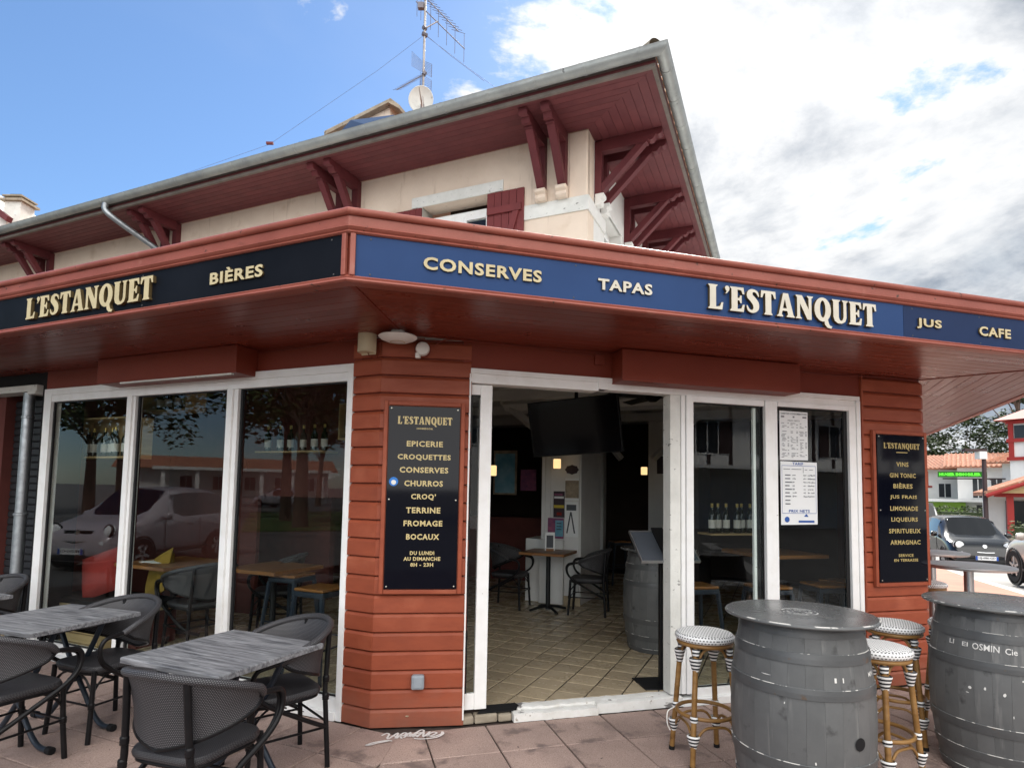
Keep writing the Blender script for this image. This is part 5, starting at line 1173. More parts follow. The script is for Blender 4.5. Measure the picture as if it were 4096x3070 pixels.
# posters and pictures on the column
def flat(name, label, cat, M, s0, s1, y, z0, z1, mt, extra=None, th=.006):
    mid = M @ Vector(((s0+s1)/2, y, z0)); t = thing(name, label, cat, tuple(mid))
    o = MB().box(s0,s1,y-th,y,z0,z1,M).build('sheet', mt, t); o.location = -mid
    if extra:
        for b in extra:
            o = MB().box(b[0],b[1],y-th-.003,y-th-.0005,b[2],b[3],M).build('print', b[4], t); o.location = -mid
    return t
Y = 4.437
flat('poster', 'dark cycling poster with yellow mountains on the white column', 'poster', ML, -.06,.10,Y,1.26,1.62,'poster_dark', [(-.05,.09,1.52,1.55,'paper'),(-.05,.07,1.565,1.585,'poster_a'),(-.055,.095,1.39,1.43,'mustard'),(-.01,.06,1.29,1.33,'cushion_red')])
flat('poster', 'purple and turquoise poster below the cycling poster on the white column', 'poster', ML, -.14,.09,Y,.97,1.25,'poster_a', [(-.03,.085,1.0,1.22,'poster_b'),(-.01,.06,1.17,1.185,'poster_dark'),(-.01,.06,1.13,1.145,'poster_dark'),(-.01,.06,1.09,1.105,'poster_dark')])
flat('photograph', 'old sepia photograph of oxen on the white column', 'picture', ML, .105,.31,Y,1.50,1.80,'paper', [(.11,.305,1.53,1.77,'poster_c')])
flat('notice', 'white notice with a tall letter A on the white column', 'notice', ML, .105,.30,Y,1.0,1.48,'paper', [(.13,.27,1.36,1.44,'screen_grey')])
m = MB(); m.prism([ML @ Vector(p) for p in ((.13,Y-.012,1.05),(.15,Y-.012,1.05),(.195,Y-.012,1.30),(.24,Y-.012,1.05),(.26,Y-.012,1.05),(.205,Y-.012,1.34),(.185,Y-.012,1.34))], ML.to_3x3() @ Vector((0,.003,0)))
pn = [o for o in bpy.data.objects if o.name.startswith('notice')][0]; o = m.build('lettering', 'screen_grey', pn); o.location = -Vector(pn.location)
t = thing('oval_plaque', 'dark scalloped wall plaque above the old photograph', 'plaque', tuple(ML @ Vector((.20,Y,1.92))))
m = MB(); n = 24; m.prism([ML.to_3x3() @ Vector(((.095+.008*math.cos(8*2*math.pi*i/n))*math.cos(2*math.pi*i/n), 0, (.062+.006*math.cos(8*2*math.pi*i/n))*math.sin(2*math.pi*i/n))) for i in range(n)], ML.to_3x3() @ Vector((0,.015,0))); m.build('plaque', 'poster_dark', t)
flat('framed_poster', 'large framed vintage poster on the dark wall left of the column', 'picture', ML, -1.35,-.95,5.2,1.55,2.25,'poster_c', [(-1.32,-.98,1.58,2.2,'poster_b')], .02)
flat('framed_print', 'small framed print beside the large vintage poster', 'picture', ML, -.88,-.62,5.2,1.62,1.95,'poster_a', None, .02)
flat('picture_frame', 'little dark picture on the far white pier', 'picture', ML, .90,1.05,6.98,1.95,2.25,'poster_dark')
def sconce(x, y, z, lb):
    t = thing('wall_sconce', lb, 'lamp', (x, y, z)); MB().box(-.05,.05,-.05,.0,0,.13).build('shade', 'lamp_glow', t, bevel=.01); MB().box(-.03,.03,.001,.03,.03,.13).build('bracket', 'stand_black', t)
sconce(.62, 8.24, 1.93, 'lit square wall lamp on the white column below the television'); sconce(2.22, 10.1, 1.92, 'lit wall lamp on the far white pier'); sconce(-.24, 7.6, 1.80, 'lit wall lamp deep in the dark room left of the column')
# television hung from the ceiling
wv = Vector((.88,-.50,.045)); uv = Vector((-.08,-.09,.575)); c0 = Vector((.233,6.5,1.979)); nv = wv.cross(uv).normalized()*-1
t = thing('television', 'big black flat television hanging inside the open door', 'television', tuple(c0+wv*.5))
m = MB(); m.prism([c0, c0+wv, c0+wv+uv, c0+uv], nv*.045); o = m.build('casing', 'stand_black', t, bevel=.004); o.location = -Vector(t.location)
m = MB(); e = .012; f = -nv*.002; m.add([c0+wv*e+uv*.02+f, c0+wv*(1-e)+uv*.02+f, c0+wv*(1-e)+uv*.98+f, c0+wv*e+uv*.98+f], [(0,1,2,3)]); o = m.build('screen', 'tv_black', t); o.location = -Vector(t.location)
m = MB(); p = c0+wv*.5+uv*.55+nv*.08; m.tube([p-nv*.04, p, Vector((p.x, p.y, 3.0))], .02, 8); o = m.build('ceiling_mount', 'stand_black', t); o.location = -Vector(t.location)
# ceiling fan
t = thing('ceiling_fan', 'black ceiling fan beside the television', 'fan', (1.62, 6.9, 2.70))
m = MB(); m.lathe([(.02,.30),(.02,.12),(.09,.10),(.10,.02),(.04,-.03),(.0001,-.03)], 20); m.build('motor', 'stand_black', t, smooth=40)
for k in range(4):
    m = MB(); m.box(.10,.58,-.065,.065,.02,.030); o = m.build('blade', 'stand_black', t); o.rotation_euler = (R(10),0,R(20+90*k))
# tables and chairs
def wood_table(x, y, rz, lb, w=.6, h=.76):
    t = thing('cafe_table', lb, 'table', (x, y, .08), rz, 'wooden tables inside'); MB().box(-w/2,w/2,-w/2,w/2,h-.035,h).build('table_top', 'wood_top', t, bevel=.004)
    m = MB(); m.lathe([(.035,.02),(.03,.06),(.03,h-.035)], 12); m.build('post', 'stand_black', t, smooth=40)
    for k in range(4):
        m = MB(); m.tube(spl([(0,0,.06),(.14,0,.045),(.26,0,.012)], 4), .018, 6); o = m.build('foot', 'stand_black', t); o.rotation_euler = (0,0,R(45+90*k))
    return t
wood_table(.50, 7.92, R(-22), 'square wooden table inside in front of the white column')
def cin(x, y, f, lb): o = dup(ch, label=lb); o['group'] = 'black armchairs inside'; o.location = (x, y, .08); o.rotation_euler = (0,0,math.atan2(f[1], f[0])-math.pi/2)
cin(.98, 7.78, (-.95,.25), 'black armchair right of the indoor table by the white column'); cin(.02, 8.12, (.92,-.35), 'black armchair left of the indoor table by the white column')
t = thing('menu_card', 'little white menu card standing on the indoor table', 'menu', (.52, 7.98, .84)); MB().box(-.065,.065,-.004,.004,0,.24).build('card', 'paper', t); MB().box(-.045,.045,-.0065,-.0045,.04,.2).build('print', 'screen_grey', t); MB().box(-.05,.05,-.03,.03,0,.03).build('card_holder', 'wood_top', t)
# dark steel stool
def steel_stool(x, y, rz, lb, proto=[None]):
    if proto[0] is not None:
        o = dup(proto[0], (x, y, .08), rz, lb); return o
    t = thing('steel_stool', lb, 'stool', (x, y, .08), rz, 'steel stools inside'); proto[0] = t
    MB().box(-.15,.15,-.15,.15,.70,.725).build('seat', 'wood_top', t, bevel=.01); MB().box(-.152,.152,-.152,.152,.655,.699).build('seat_rim', 'leg_steel', t, bevel=.008)
    for sx in (-1,1):
        for sy in (-1,1):
            m = MB(); m.tube([(sx*.14,sy*.14,.66),(sx*.20,sy*.20,0)], [.022,.016], 6); m.build('leg', 'leg_steel', t)
        m = MB(); m.tube([(sx*.175,-.175,.26),(sx*.175,.175,.26)], .008, 6); m.build('rung', 'leg_steel', t); m = MB(); m.tube([(-.175,sx*.175,.30),(.175,sx*.175,.30)], .008, 6); m.build('rung', 'leg_steel', t)
    return t
steel_stool(1.86, 10.3, R(10), 'dark steel stool at the far white pier'); steel_stool(1.68, 5.52, R(15), 'steel stool behind the menu stand'); steel_stool(-1.55, 5.02, R(-24), 'steel stool inside next to the boarded pillar')
steel_stool(-2.05, 5.75, R(-20), 'steel stool inside behind the right-hand shop pane'); steel_stool(2.35, 5.55, R(16), 'steel stool inside the fixed pane beside the door'); steel_stool(2.95, 5.72, R(10), 'steel stool inside below the price lists'); steel_stool(3.25, 5.95, R(20), 'steel stool inside nearest the right pillar')
b3 = dup(bz, (1.50, 6.15, .08), R(80), 'dark grey barrel inside behind the menu stand')
for c in list(b3.children):
    if c.name.startswith(('paint_chip', 'worn_', 'bung')): bpy.data.objects.remove(c)
# menu stand
t = thing('menu_stand', 'black menu stand with tilted board inside the door', 'stand', (1.25, 5.0, .08), R(10))
MB().box(-.20,.20,-.15,.15,0,.012).build('base', 'stand_black', t, bevel=.004); MB().box(-.025,.025,-.02,.02,.012,1.02).build('post', 'stand_black', t, bevel=.004)
Mt = Matrix.Translation((0,-.03,1.10)) @ Matrix.Rotation(R(-52), 4, 'X')
MB().box(-.24,.24,-.012,.0,-.17,.17,Mt).build('board', 'screen_grey', t); 
for b in ((-.25,-.24,-.18,.18),(.24,.25,-.18,.18),(-.24,.24,-.18,-.17),(-.24,.24,.17,.18)): MB().box(b[0],b[1],-.018,.004,b[2],b[3],Mt).build('board_frame', 'alu', t)
MB().box(-.05,.05,-.034,-.0185,-.20,.20,Mt).build('clip_strap', 'stand_black', t); MB().tube([(-.06,-.03,1.0),(.06,-.03,1.0)], .022, 10).build('clamp', 'stand_black', t)
# window side: bench, cushions, table, crates of bottles
t = thing('window_bench', 'dark padded bench inside the left shop window', 'bench', tuple(ML @ Vector((-3.2,.55,.08))), R(-23.8)); MB().box(-.75,.55,-.3,.25,.36,.41).build('seat_pad', 'black_matt', t, bevel=.01); MB().box(-.76,.56,-.31,.26,.335,.359).build('seat_board', 'pale_wood', t); MB().box(-.7,.5,-.2,.2,0,.334).build('bench_box', 'room_dark', t)
def cushion(name, x, y, z, rz, tilt, mt, lb):
    t = thing(name, lb, 'cushion', (x, y, z), rz); m = MB(); n = 10; g = []
    for side in (1,-1):
        o = len(m.v)
        for i in range(n+1):
            for j in range(n+1):
                u, v = i/n*2-1, j/n*2-1; th = .075*((1-u**4)*(1-v**4))**.6; pin = 1-.10*(1-abs(u))*(abs(v)**3)-.10*(1-abs(v))*(abs(u)**3); m.v.append(Vector((u*.22*(1-.08*(1-v*v)*0)*(1-.09*(1-v*v)*(abs(u)**4)*-1*-1), side*th, .22+v*.22)))
        for i in range(n):
            for j in range(n):
                a = o+i*(n+1)+j; q = [a, a+n+1, a+n+2, a+1]; m.f.append(q if side < 0 else q[::-1]); m.m.append(0)
    o = m.build('cover', mt, t, smooth=70); o.rotation_euler = (R(tilt), R(-20), 0); o.location = (0, 0, .03)
q = ML @ Vector((-3.35,.42,.49)); cushion('seat_cushion', q.x, q.y, q.z, R(-5), -18, 'cushion_red', 'red square cushion leaning inside the left shop window'); q = ML @ Vector((-2.85,.62,.49)); cushion('seat_cushion', q.x, q.y, q.z, R(-40), -16, 'cushion_gold', 'mustard cushion leaning beside the red one')
wood_table(-3.40, 6.18, R(-26), 'wooden table with a menu inside the middle shop pane', .75)
t = thing('menu_sheet', 'pale folded menu lying on the wooden table by the window', 'menu', (-3.55, 6.12, .842), R(-20)); MB().box(-.13,.13,-.09,.09,0,.004).build('sheet', 'paper', t)
cin(-2.95, 5.78, (-.8,.6), 'black armchair inside the middle shop pane by the wooden table'); cin(-2.5, 6.5, (-.95,-.2), 'black armchair farther inside behind the middle pane'); wood_table(-2.30, 5.95, R(-24), 'wooden table inside the right-hand shop pane', .65)
wood_table(2.62, 6.05, R(16), 'wooden table inside the fixed panes right of the door', .7, .98)
t = thing('wooden_crate', 'pale pine wine crate on the floor inside the left window', 'crate', tuple(ML @ Vector((-3.05,.22,.08))), R(-23.8))
for z in (0,.085,.17): MB().box(-.24,.24,-.16,-.145,z,z+.075).build('slat', 'pine', t); MB().box(-.24,.24,.145,.16,z,z+.075).build('slat', 'pine', t)
MB().box(-.24,-.225,-.145,.145,0,.245).build('end_board', 'pine', t); MB().box(.225,.24,-.145,.145,0,.245).build('end_board', 'pine', t)
# bottles
def bottle_proto():
    t = thing('wine_bottle', 'dark wine bottle with a pale label on the wall shelves', 'bottle', group='wine bottles on the wall shelves')
    m = MB(); m.lathe([(.0001,0),(.036,.002),(.037,.01),(.037,.18),(.030,.205),(.016,.225),(.0145,.30),(.0001,.302)], 14); m.build('glass', 'bottle_glass', t, smooth=50)
    m = MB(); m.lathe([(.0376,.05),(.0376,.135)], 14, None, 0, False); m.build('label', 'bottle_label', t, smooth=50); m = MB(); m.lathe([(.0155,.26),(.0158,.303),(.0001,.304)], 10); m.build('capsule', 'capsule', t, smooth=50); return t
bt = bottle_proto(); first = [True]
def bottle(x, y, z, rz, lb):
    if first[0]: o = bt; bt.location = (x, y, z); bt.rotation_euler = (0,0,rz); first[0] = False
    else: o = dup(bt, (x, y, z), rz)
    o['label'] = 'dark wine bottle on the '+lb; o['group'] = 'bottles, '+lb
SHORT = ['high box shelf in the left pane', 'topmost box shelf of the left pane', 'long shelf behind the middle pane', 'upper left box shelf, last shop pane', 'low box shelf of the last shop pane', 'right-hand box shelf, last shop pane', 'shelf behind the right fixed pane']
def shelf(name, lb, s0, s1, y, z, n, M=ML, box=False, h=.40, sd=1):
    mid = M @ Vector(((s0+s1)/2, y, z)); t = thing(name, lb, 'shelf', tuple(mid)); q = random.Random(sd)
    def sp(m, nm): o = m.build(nm, 'pine', t); o.location = -mid
    sp(MB().box(s0,s1,y-.02,y+.22,z-.018,z,M), 'base_board')
    if box:
        sp(MB().box(s0,s0+.016,y-.02,y+.22,z,z+h,M), 'side_board'); sp(MB().box(s1-.016,s1,y-.02,y+.22,z,z+h,M), 'side_board'); sp(MB().box(s0,s1,y-.02,y+.22,z+h,z+h+.016,M), 'top_board'); sp(MB().box(s0+.016,s1-.016,y+.205,y+.22,z,z+h,M), 'rear_board')
    for i in range(n):
        p = M @ Vector((s0+.08+(s1-s0-.16)*(i+q.uniform(-.15,.15))/max(1,n-1), y+.06+q.uniform(0,.08), z+.001)); bottle(p.x, p.y, p.z, q.uniform(0,6), SHORT[sd-1])
shelf('crate_shelf', 'pine box shelf with wine bottles high in the left shop window', -4.0,-3.05,.42,1.89,7,ML,True,.38,1); shelf('crate_shelf', 'pine box shelf above the first, near the top of the left pane', -3.62,-2.9,.9,2.42,4,ML,True,.36,2)
shelf('wall_shelf', 'long shelf of bottles seen through the middle shop pane', -2.75,-1.75,1.7,2.02,6,ML,False,.4,3); shelf('crate_shelf', 'pine box shelf of bottles through the right-hand shop pane, upper left', -1.55,-1.05,1.7,2.15,4,ML,True,.36,4); shelf('crate_shelf', 'pine box shelf of bottles low behind the right-hand shop pane', -1.35,-.75,1.75,1.72,5,ML,True,.36,5); shelf('crate_shelf', 'pine box shelf of bottles at the upper right of the last shop pane', -.75,-.35,1.6,2.02,4,ML,True,.36,6)
shelf('bar_shelf', 'shelf of bottles behind the right fixed pane', 2.75,3.40,1.15,1.22,6,MF,False,.4,7)
t = thing('steel_drum', 'dark drum and white roll lying behind the right fixed pane', 'drum', tuple(MF @ Vector((3.05,.75,.99)))); m = MB(); m.lathe([(.0001,-.005),(.085,0),(.085,.20),(.0001,.20)], 20, Matrix.Rotation(R(70), 4, 'X')); m.build('roll', 'white_plastic', t, smooth=40); m = MB(); m.lathe([(.0001,-.03),(.10,-.028),(.10,-.006),(.0001,-.006)], 24, Matrix.Rotation(R(70), 4, 'X')); m.build('lid', 'stand_black', t, smooth=40)
wbox('window_wall', 'room_dark', (-4.6,-1.0,2.0,2.05,1.5,3.0), (-4.6,-3.0,2.0,2.05,.08,1.5), (-1.25,-.9,2.0,2.05,.08,3.0))
# ================================================================ street, houses, trees, cars
mat('bark', (.16,.12,.09), .95, col2=(.08,.06,.05), scale=8, stretch=(1,1,.25), bump=.6, bscale=20)
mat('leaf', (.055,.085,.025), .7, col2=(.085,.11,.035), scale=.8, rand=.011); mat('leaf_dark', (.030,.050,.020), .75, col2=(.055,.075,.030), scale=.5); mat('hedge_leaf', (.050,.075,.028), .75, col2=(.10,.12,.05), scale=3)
mat('wall_white', (.80,.79,.76), .9, col2=(.72,.71,.68), scale=1.2); mat('timber_red', (.34,.035,.030), .6); mat('timber_dark', (.05,.03,.03), .6); mat('pane_dark', (.03,.035,.04), .15); mat('turquoise', (.10,.45,.42), .6); mat('lime', (.32,.55,.08), .6); mat('sign_green', (.02,.16,.01), .5); mat('sign_glow', (.10,.55,.04), .5, emit=((.10,.75,.03), .35))  # sign letters get a glow of their own to look bright green
def rotz(a): return Matrix.Rotation(a, 4, 'Z')
def leaves(mb, c, r, n, q, sz=.10, flat=1.0):
    for _ in range(n):
        while True:
            p = Vector((q.uniform(-1,1), q.uniform(-1,1), q.uniform(-1,1)))
            if .15 < p.length < 1: break
        p = Vector((p.x*r, p.y*r, p.z*r*flat))+c; a = q.uniform(0,6.28); b = q.uniform(-1.2,1.2); s = sz*q.uniform(.6,1.3)
        u = Vector((math.cos(a), math.sin(a), q.uniform(-.5,.5))).normalized()*s; v = Vector((-math.sin(a)*math.cos(b), math.cos(a)*math.cos(b), math.sin(b))).normalized()*s*.6
        mb.add([p-u, p-v, p+u, p+v], [(0,1,2,3)])
def tree(name, label, x, y, h, r, seed, mt='leaf', clumps=34, per=150, sz=.13, trunk=.22, group='street trees', z0=None, umbrella=False):
    z = ground_z(x, y) if z0 is None else z0; t = thing(name, label, 'tree', (x, y, z), 0, group); q = random.Random(seed); tr = MB(); cr = MB(); hb = h*(.42 if not umbrella else .68)
    lean = Vector((q.uniform(-.3,.3), q.uniform(-.3,.3), 0)); tr.tube(spl([(0,0,0), lean*.3+Vector((0,0,hb*.5)), lean*.7+Vector((0,0,hb)), lean+Vector((0,0,h*.8))], 4), [trunk*(1-.75*i/12) for i in range(13)], 8)
    for i in range(clumps):
        a = q.uniform(0,6.28); rr = r*math.sqrt(q.random()); zz = hb+(h-hb)*(q.random()**.8) if not umbrella else h*q.uniform(.80,1.0)
        sh = math.sin(math.pi*min(max((zz-hb*.85)/(h-hb*.85), .08), .97))**.5 if not umbrella else 1
        c = lean*.8+Vector((rr*sh*math.cos(a), rr*sh*math.sin(a), zz)); leaves(cr, c, r*q.uniform(.20,.34), per, q, sz, .75 if not umbrella else .45)
        if i % 2 == 0: tr.tube(spl([lean*.6+Vector((0,0,hb*q.uniform(.7,1.05))), c*.55+Vector((0,0,zz*.40)), c], 3), [.06,.05,.045,.04,.03,.025,.012], 5)
    tr.build('trunk', 'bark', t, smooth=60); cr.build('crown', mt, t); return t
# ---- generic house with parts, local x along the front, y inwards
def house(name, label, M, w, d, h, rise, wins=(), timber=None, roofm='tile_orange', over=.7, wallm='wall_white', ridge='x', cat='building', group=None):
    o = M.translation; t = thing(name, label, cat, tuple(o), math.atan2(M[1][0], M[0][0]), group)
    MB().box(0,w,0,d,-1,h).build('wall', wallm, t)
    def slope(a, b, c, e, nm='roof'):
        a, b, c, e = Vector(a), Vector(b), Vector(c), Vector(e); m = MB(); th = Vector((0,0,.14)); m.add([a,b,c,e,a-th,b-th,c-th,e-th], [(0,1,2,3),(7,6,5,4),(0,4,5,1),(1,5,6,2),(2,6,7,3),(3,7,4,0)]); ro = m.build(nm, roofm, t)
        # ribs of canal tiles
        rb = MB(); A, B_, C, E = Vector(a), Vector(b), Vector(c), Vector(e); n = max(4, int((B_-A).length/.32))
        for i in range(n):
            p = A.lerp(B_, (i+.5)/n); p2 = E.lerp(C, (i+.5)/n); u = (B_-A).normalized()*.10
            rb.add([p-u, p+Vector((0,0,.09)), p+u, p2-u, p2+Vector((0,0,.09)), p2+u], [(0,1,4,3),(1,2,5,4),(0,2,1)])
        ob = rb.build('tile_row', roofm, ro, smooth=70); ob['kind'] = 'stuff'
    if ridge == 'x':
        slope((-over,-over,h-.15),(w+over,-over,h-.15),(w+over,d/2,h+rise),(-over,d/2,h+rise)); slope((w+over,d+over,h-.15),(-over,d+over,h-.15),(-over,d/2,h+rise+.001),(w+over,d/2,h+rise+.001))
        MB().prism([(.01,.05,h-.01),(.01,d-.05,h-.01),(.01,d/2,h+rise-.1)], (w-.02,0,0)).build('gable', wallm, t)
    else:
        slope((-over,d+over,h-.15),(-over,-over,h-.15),(w/2,-over,h+rise),(w/2,d+over,h+rise)); slope((w+over,-over,h-.15),(w+over,d+over,h-.15),(w/2,d+over,h+rise+.001),(w/2,-over,h+rise+.001))
        MB().prism([(.05,.01,h-.01),(w-.05,.01,h-.01),(w/2,.01,h+rise-.1)], (0,d-.02,0)).build('gable', wallm, t)
        MB().prism([(-over,-over-.02,h-.32),(w/2,-over-.02,h+rise-.17),(w+over,-over-.02,h-.32),(w+over,-over-.02,h-.15),(w/2,-over-.02,h+rise),(-over,-over-.02,h-.15)], (0,.06,0)).build('verge_board', timber or 'maroon', t)
    for s0, s1, z0, z1, shm in wins:
        f = MB(); f.box(s0-.08,s1+.08,-.04,.02,z0-.08,z1+.08); wn = f.build('window', 'wall_white', t); MB().box(s0,s1,-.05,-.041,z0,z1).build('pane', 'pane_dark', wn); MB().box((s0+s1)/2-.03,(s0+s1)/2+.03,-.07,-.052,z0,z1).build('glazing_bar', 'wall_white', wn)
        if shm:
            k = (s1-s0)*.5
            for a, b in ((s0-.1-k,s0-.1),(s1+.1,s1+.1+k)): MB().box(a,b,-.08,-.03,z0,z1).build('shutter', shm, t)
    return t
def hp(t, name, mt, *boxes, **k):
    m = MB()
    for b in boxes: m.box(*b)
    return m.build(name, mt, t, **k)
# row on the right: placed along the side street
MA = frame((33.6, 53.0, -1.5), (.93, -.36))
t = house('half_timbered_house', 'white house with red half-timbered gable at the end of the street', MA @ Matrix.Translation((-1.5,2.5,0)), 8.5, 9, 5.9, 1.3, [(2.2,3.2,3.0,4.2,None),(5.5,6.4,3.2,4.4,None)], None, over=.9)
for i in range(9): hp(t, 'timber', 'timber_red', (.2+i*.55,.32+i*.55,-.06,-.001,4.2,5.5))
hp(t, 'timber', 'timber_red', (.0,5.0,-.07,-.062,4.05,4.2)); hp(t, 'shop_shutter', 'timber_red', (.3,2.6,-.1,-.02,1.6,3.6))
t = house('estate_agency', 'white building with a lime ground floor under the bright green hanging sign', frame((37.2, 50.2, -1.4), (.80, -.60)), 10, 9, 5.8, 1.2, [(1.0,1.7,3.1,4.6,None),(2.2,2.9,3.1,4.6,None),(5.2,6.2,3.2,4.6,'turquoise')], over=.9)
hp(t, 'shop_canopy', 'wall_white', (-6.5,5.5,-2.6,-.02,2.75,2.95)); hp(t, 'lime_front', 'lime', (-4.5,.5,-.4,-.02,1.3,2.7)); hp(t, 'shop_opening', 'pane_dark', (1.2,2.6,-.06,-.02,.2,2.5)); hp(t, 'shop_opening', 'pane_dark', (3.4,4.4,-.06,-.02,.2,2.5))
# green sign on its bracket
sg = thing('hanging_sign', 'bright green estate agent sign on a bracket', 'sign', (34.0, 45.4, 3.22), R(-28)); hp(sg, 'panel', 'sign_green', (-1.5,1.5,-.12,.12,0,.42)); hp(sg, 'bracket', 'timber_dark', (-1.2,2.6,.0,.06,-.16,-.06))
me = text_mesh('HUGER IMMOBILIER', 0, .05, 1.0, 1); mb = MB(); xs = [v.co.x for v in me.vertices]; ys = [v.co.y for v in me.vertices]; mb.v = [Vector((-1.42+(v.co.x-min(xs))/(max(xs)-min(xs))*2.55, -.125, .09+(v.co.y-min(ys))/(max(ys)-min(ys))*.24)) for v in me.vertices]; mb.f = [list(p.vertices) for p in me.polygons]; mb.m = [0]*len(mb.f); mb.build('lettering', 'sign_glow', sg); hp(sg, 'emblem', 'sign_glow', (1.2,1.4,-.126,-.121,.08,.34))
mb = MB(); mb.tube([(1.6,.03,-.1),(2.6,.03,-.9)], .03, 5); mb.build('stay', 'timber_dark', sg)
t = house('shuttered_row_house', 'long white row house with small dark shuttered windows', frame((36.4, 44.6, -1.2), (.38, -.92)), 13, 8, 5.7, 1.1, [(1.2,1.9,3.2,4.8,'turquoise'),(3.0,3.6,3.2,4.9,'timber_dark'),(5.0,5.6,3.2,4.8,'timber_dark'),(6.6,7.2,3.2,4.8,'timber_dark'),(8.4,9.0,3.2,4.8,'timber_dark')], over=.8)
hp(t, 'shop_opening', 'pane_dark', (.6,1.6,-.06,-.02,.2,2.4)); hp(t, 'balcony', 'timber_dark', (-.5,3.0,-.9,-.02,2.75,2.95))
TW = thing('timber_tower', 'red timber-framed turret above the row houses', 'tower', (31.45, 37.9, -1.1), R(-60)); hp(TW, 'wall', 'wall_white', (0,4,0,4,2,7.6)); 
for s in (0,.95,1.9,2.85,3.75): hp(TW, 'timber', 'timber_red', (s,s+.25,-.12,-.001,5.2,7.5))
for z in (5.15,6.3,7.45): hp(TW, 'timber', 'timber_red', (-.1,4.1,-.16,-.121,z,z+.22))
for s in (0,.95,1.9,2.85): hp(TW, 'window', 'pane_dark', (s+.3,s+.9,-.06,-.002,6.55,7.35))
MB().prism([(-.6,-.6,7.7),(4.6,-.6,7.7),(2,2,9.2)], (0,5.2,0)).build('roof', 'timber_red', TW)
# porch with tiled gable
PO = thing('tiled_porch', 'low porch with terracotta gable roof and red timber posts', 'porch', (26.2, 32.0, -.96), R(-30)); hp(PO, 'rear_wall', 'wall_white', (-.5,7,3,3.2,0,3.0)); hp(PO, 'shop_front', 'pane_dark', (.5,6,2.9,2.98,.6,2.5))
for s in (.1,2.1,4.1,6.1): hp(PO, 'post', 'timber_red', (s,s+.28,.1,.38,0,2.7))
hp(PO, 'beam', 'timber_red', (-.4,6.8,.05,.43,2.7,2.95)); hp(PO, 'low_wall', 'stone', (.1,6.2,.0,.1,0,.7))
for a, b in ((-.9,2.6),(2.6,6.1)):
    m = MB(); up = a < 0; p = [(a,-.8,2.75 if up else 4.15),(b,-.8,4.15 if up else 2.75),(b,3.4,4.15 if up else 2.75),(a,3.4,2.75 if up else 4.15)]; m.prism(p, (0,0,.14)); ro = m.build('roof', 'tile_orange', PO)
    rb = MB()
    for i in range(14):
        y = -.75+i*.30; rb.tube([(a,y,(2.89 if up else 4.29)), (b,y,(4.29 if up else 2.89))], .09, 6)
    o = rb.build('tile_row', 'tile_orange', ro, smooth=60); o['kind'] = 'stuff'
MB().prism([(-.3,-.5,2.9),(5.5,-.5,2.9),(2.6,-.5,4.05)], (0,.1,0)).build('gable', 'pine', PO); MB().tube([(-.9,-.85,2.75),(2.6,-.85,4.18),(6.1,-.85,2.75)], .10, 4).build('verge_board', 'timber_red', PO)
# lamp post
LPp = thing('lamp_post', 'dark street lamp post in front of the row houses', 'street lamp', (25.4, 32.3, -.95)); MB().lathe([(.16,0),(.15,.3),(.12,.35),(.10,5.0),(.05,5.15)], 12).build('pole', 'timber_dark', LPp, smooth=40); MB().box(-1.1,.1,-.12,.12,5.1,5.24).build('lamp_arm', 'timber_dark', LPp); MB().box(-.35,.05,-.18,.18,4.7,5.1).build('lamp_head', 'wall_white', LPp)
# hedges and low walls
def hedge(label, x, y, w, d, h, rz, n, seed):
    t = thing('hedge', label, 'hedge', (x, y, ground_z(x, y)), rz); q = random.Random(seed); m = MB()
    for _ in range(n):
        p = Vector((q.uniform(0,w), q.uniform(0,d), h*q.random()**.6)); leaves(m, p, .16, 3, q, .075)
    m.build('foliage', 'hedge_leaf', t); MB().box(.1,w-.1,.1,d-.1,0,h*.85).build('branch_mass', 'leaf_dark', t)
hedge('clipped green hedge right of the black car', 20.6, 24.9, 6, 1.2, 1.35, R(-40), 900, 3); hedge('hedge behind the black car, left of its roof', 25.5, 39.5, 5, 1.4, 1.7, R(-40), 900, 4); hedge('taller hedge by the white gate posts', 28.0, 42.0, 4, 1.2, 2.3, R(-30), 700, 5)
for x, y, lb in ((26.9, 41.2, 'white gate post left of the hedge'), (28.6, 40.4, 'white gate post right of the hedge')):
    t = thing('gate_post', lb, 'post', (x, y, ground_z(x, y))); hp(t, 'shaft', 'wall_white', (-.25,.25,-.25,.25,0,1.6)); hp(t, 'cap', 'wall_white', (-.32,.32,-.32,.32,1.6,1.72))
# pines behind the roofs
for i, (x, y, h, r, um, lb) in enumerate(((46.5, 74.0, 15.5, 4.6, True, 'tall bare-trunked pine above the half-timbered house'), (50.5, 75.0, 16.5, 4.8, True, 'second tall pine right of the bare-trunked one'), (44.0, 68.0, 11.0, 4.2, False, 'rounded dark tree low at the end of the street'), (56.0, 74.0, 14.0, 5.2, False, 'dense dark evergreen above the estate agency roof'), (60.0, 72.0, 14.5, 5.5, False, 'broad dark evergreen behind the row houses'), (47.5, 56.0, 16.0, 4.0, True, 'pine crown above the red turret'))):
    tree('pine_tree', lb, x, y, h, r, 30+i, 'leaf_dark', 22 if um else 30, 110, .22, .30, 'pines behind the houses', None, um)
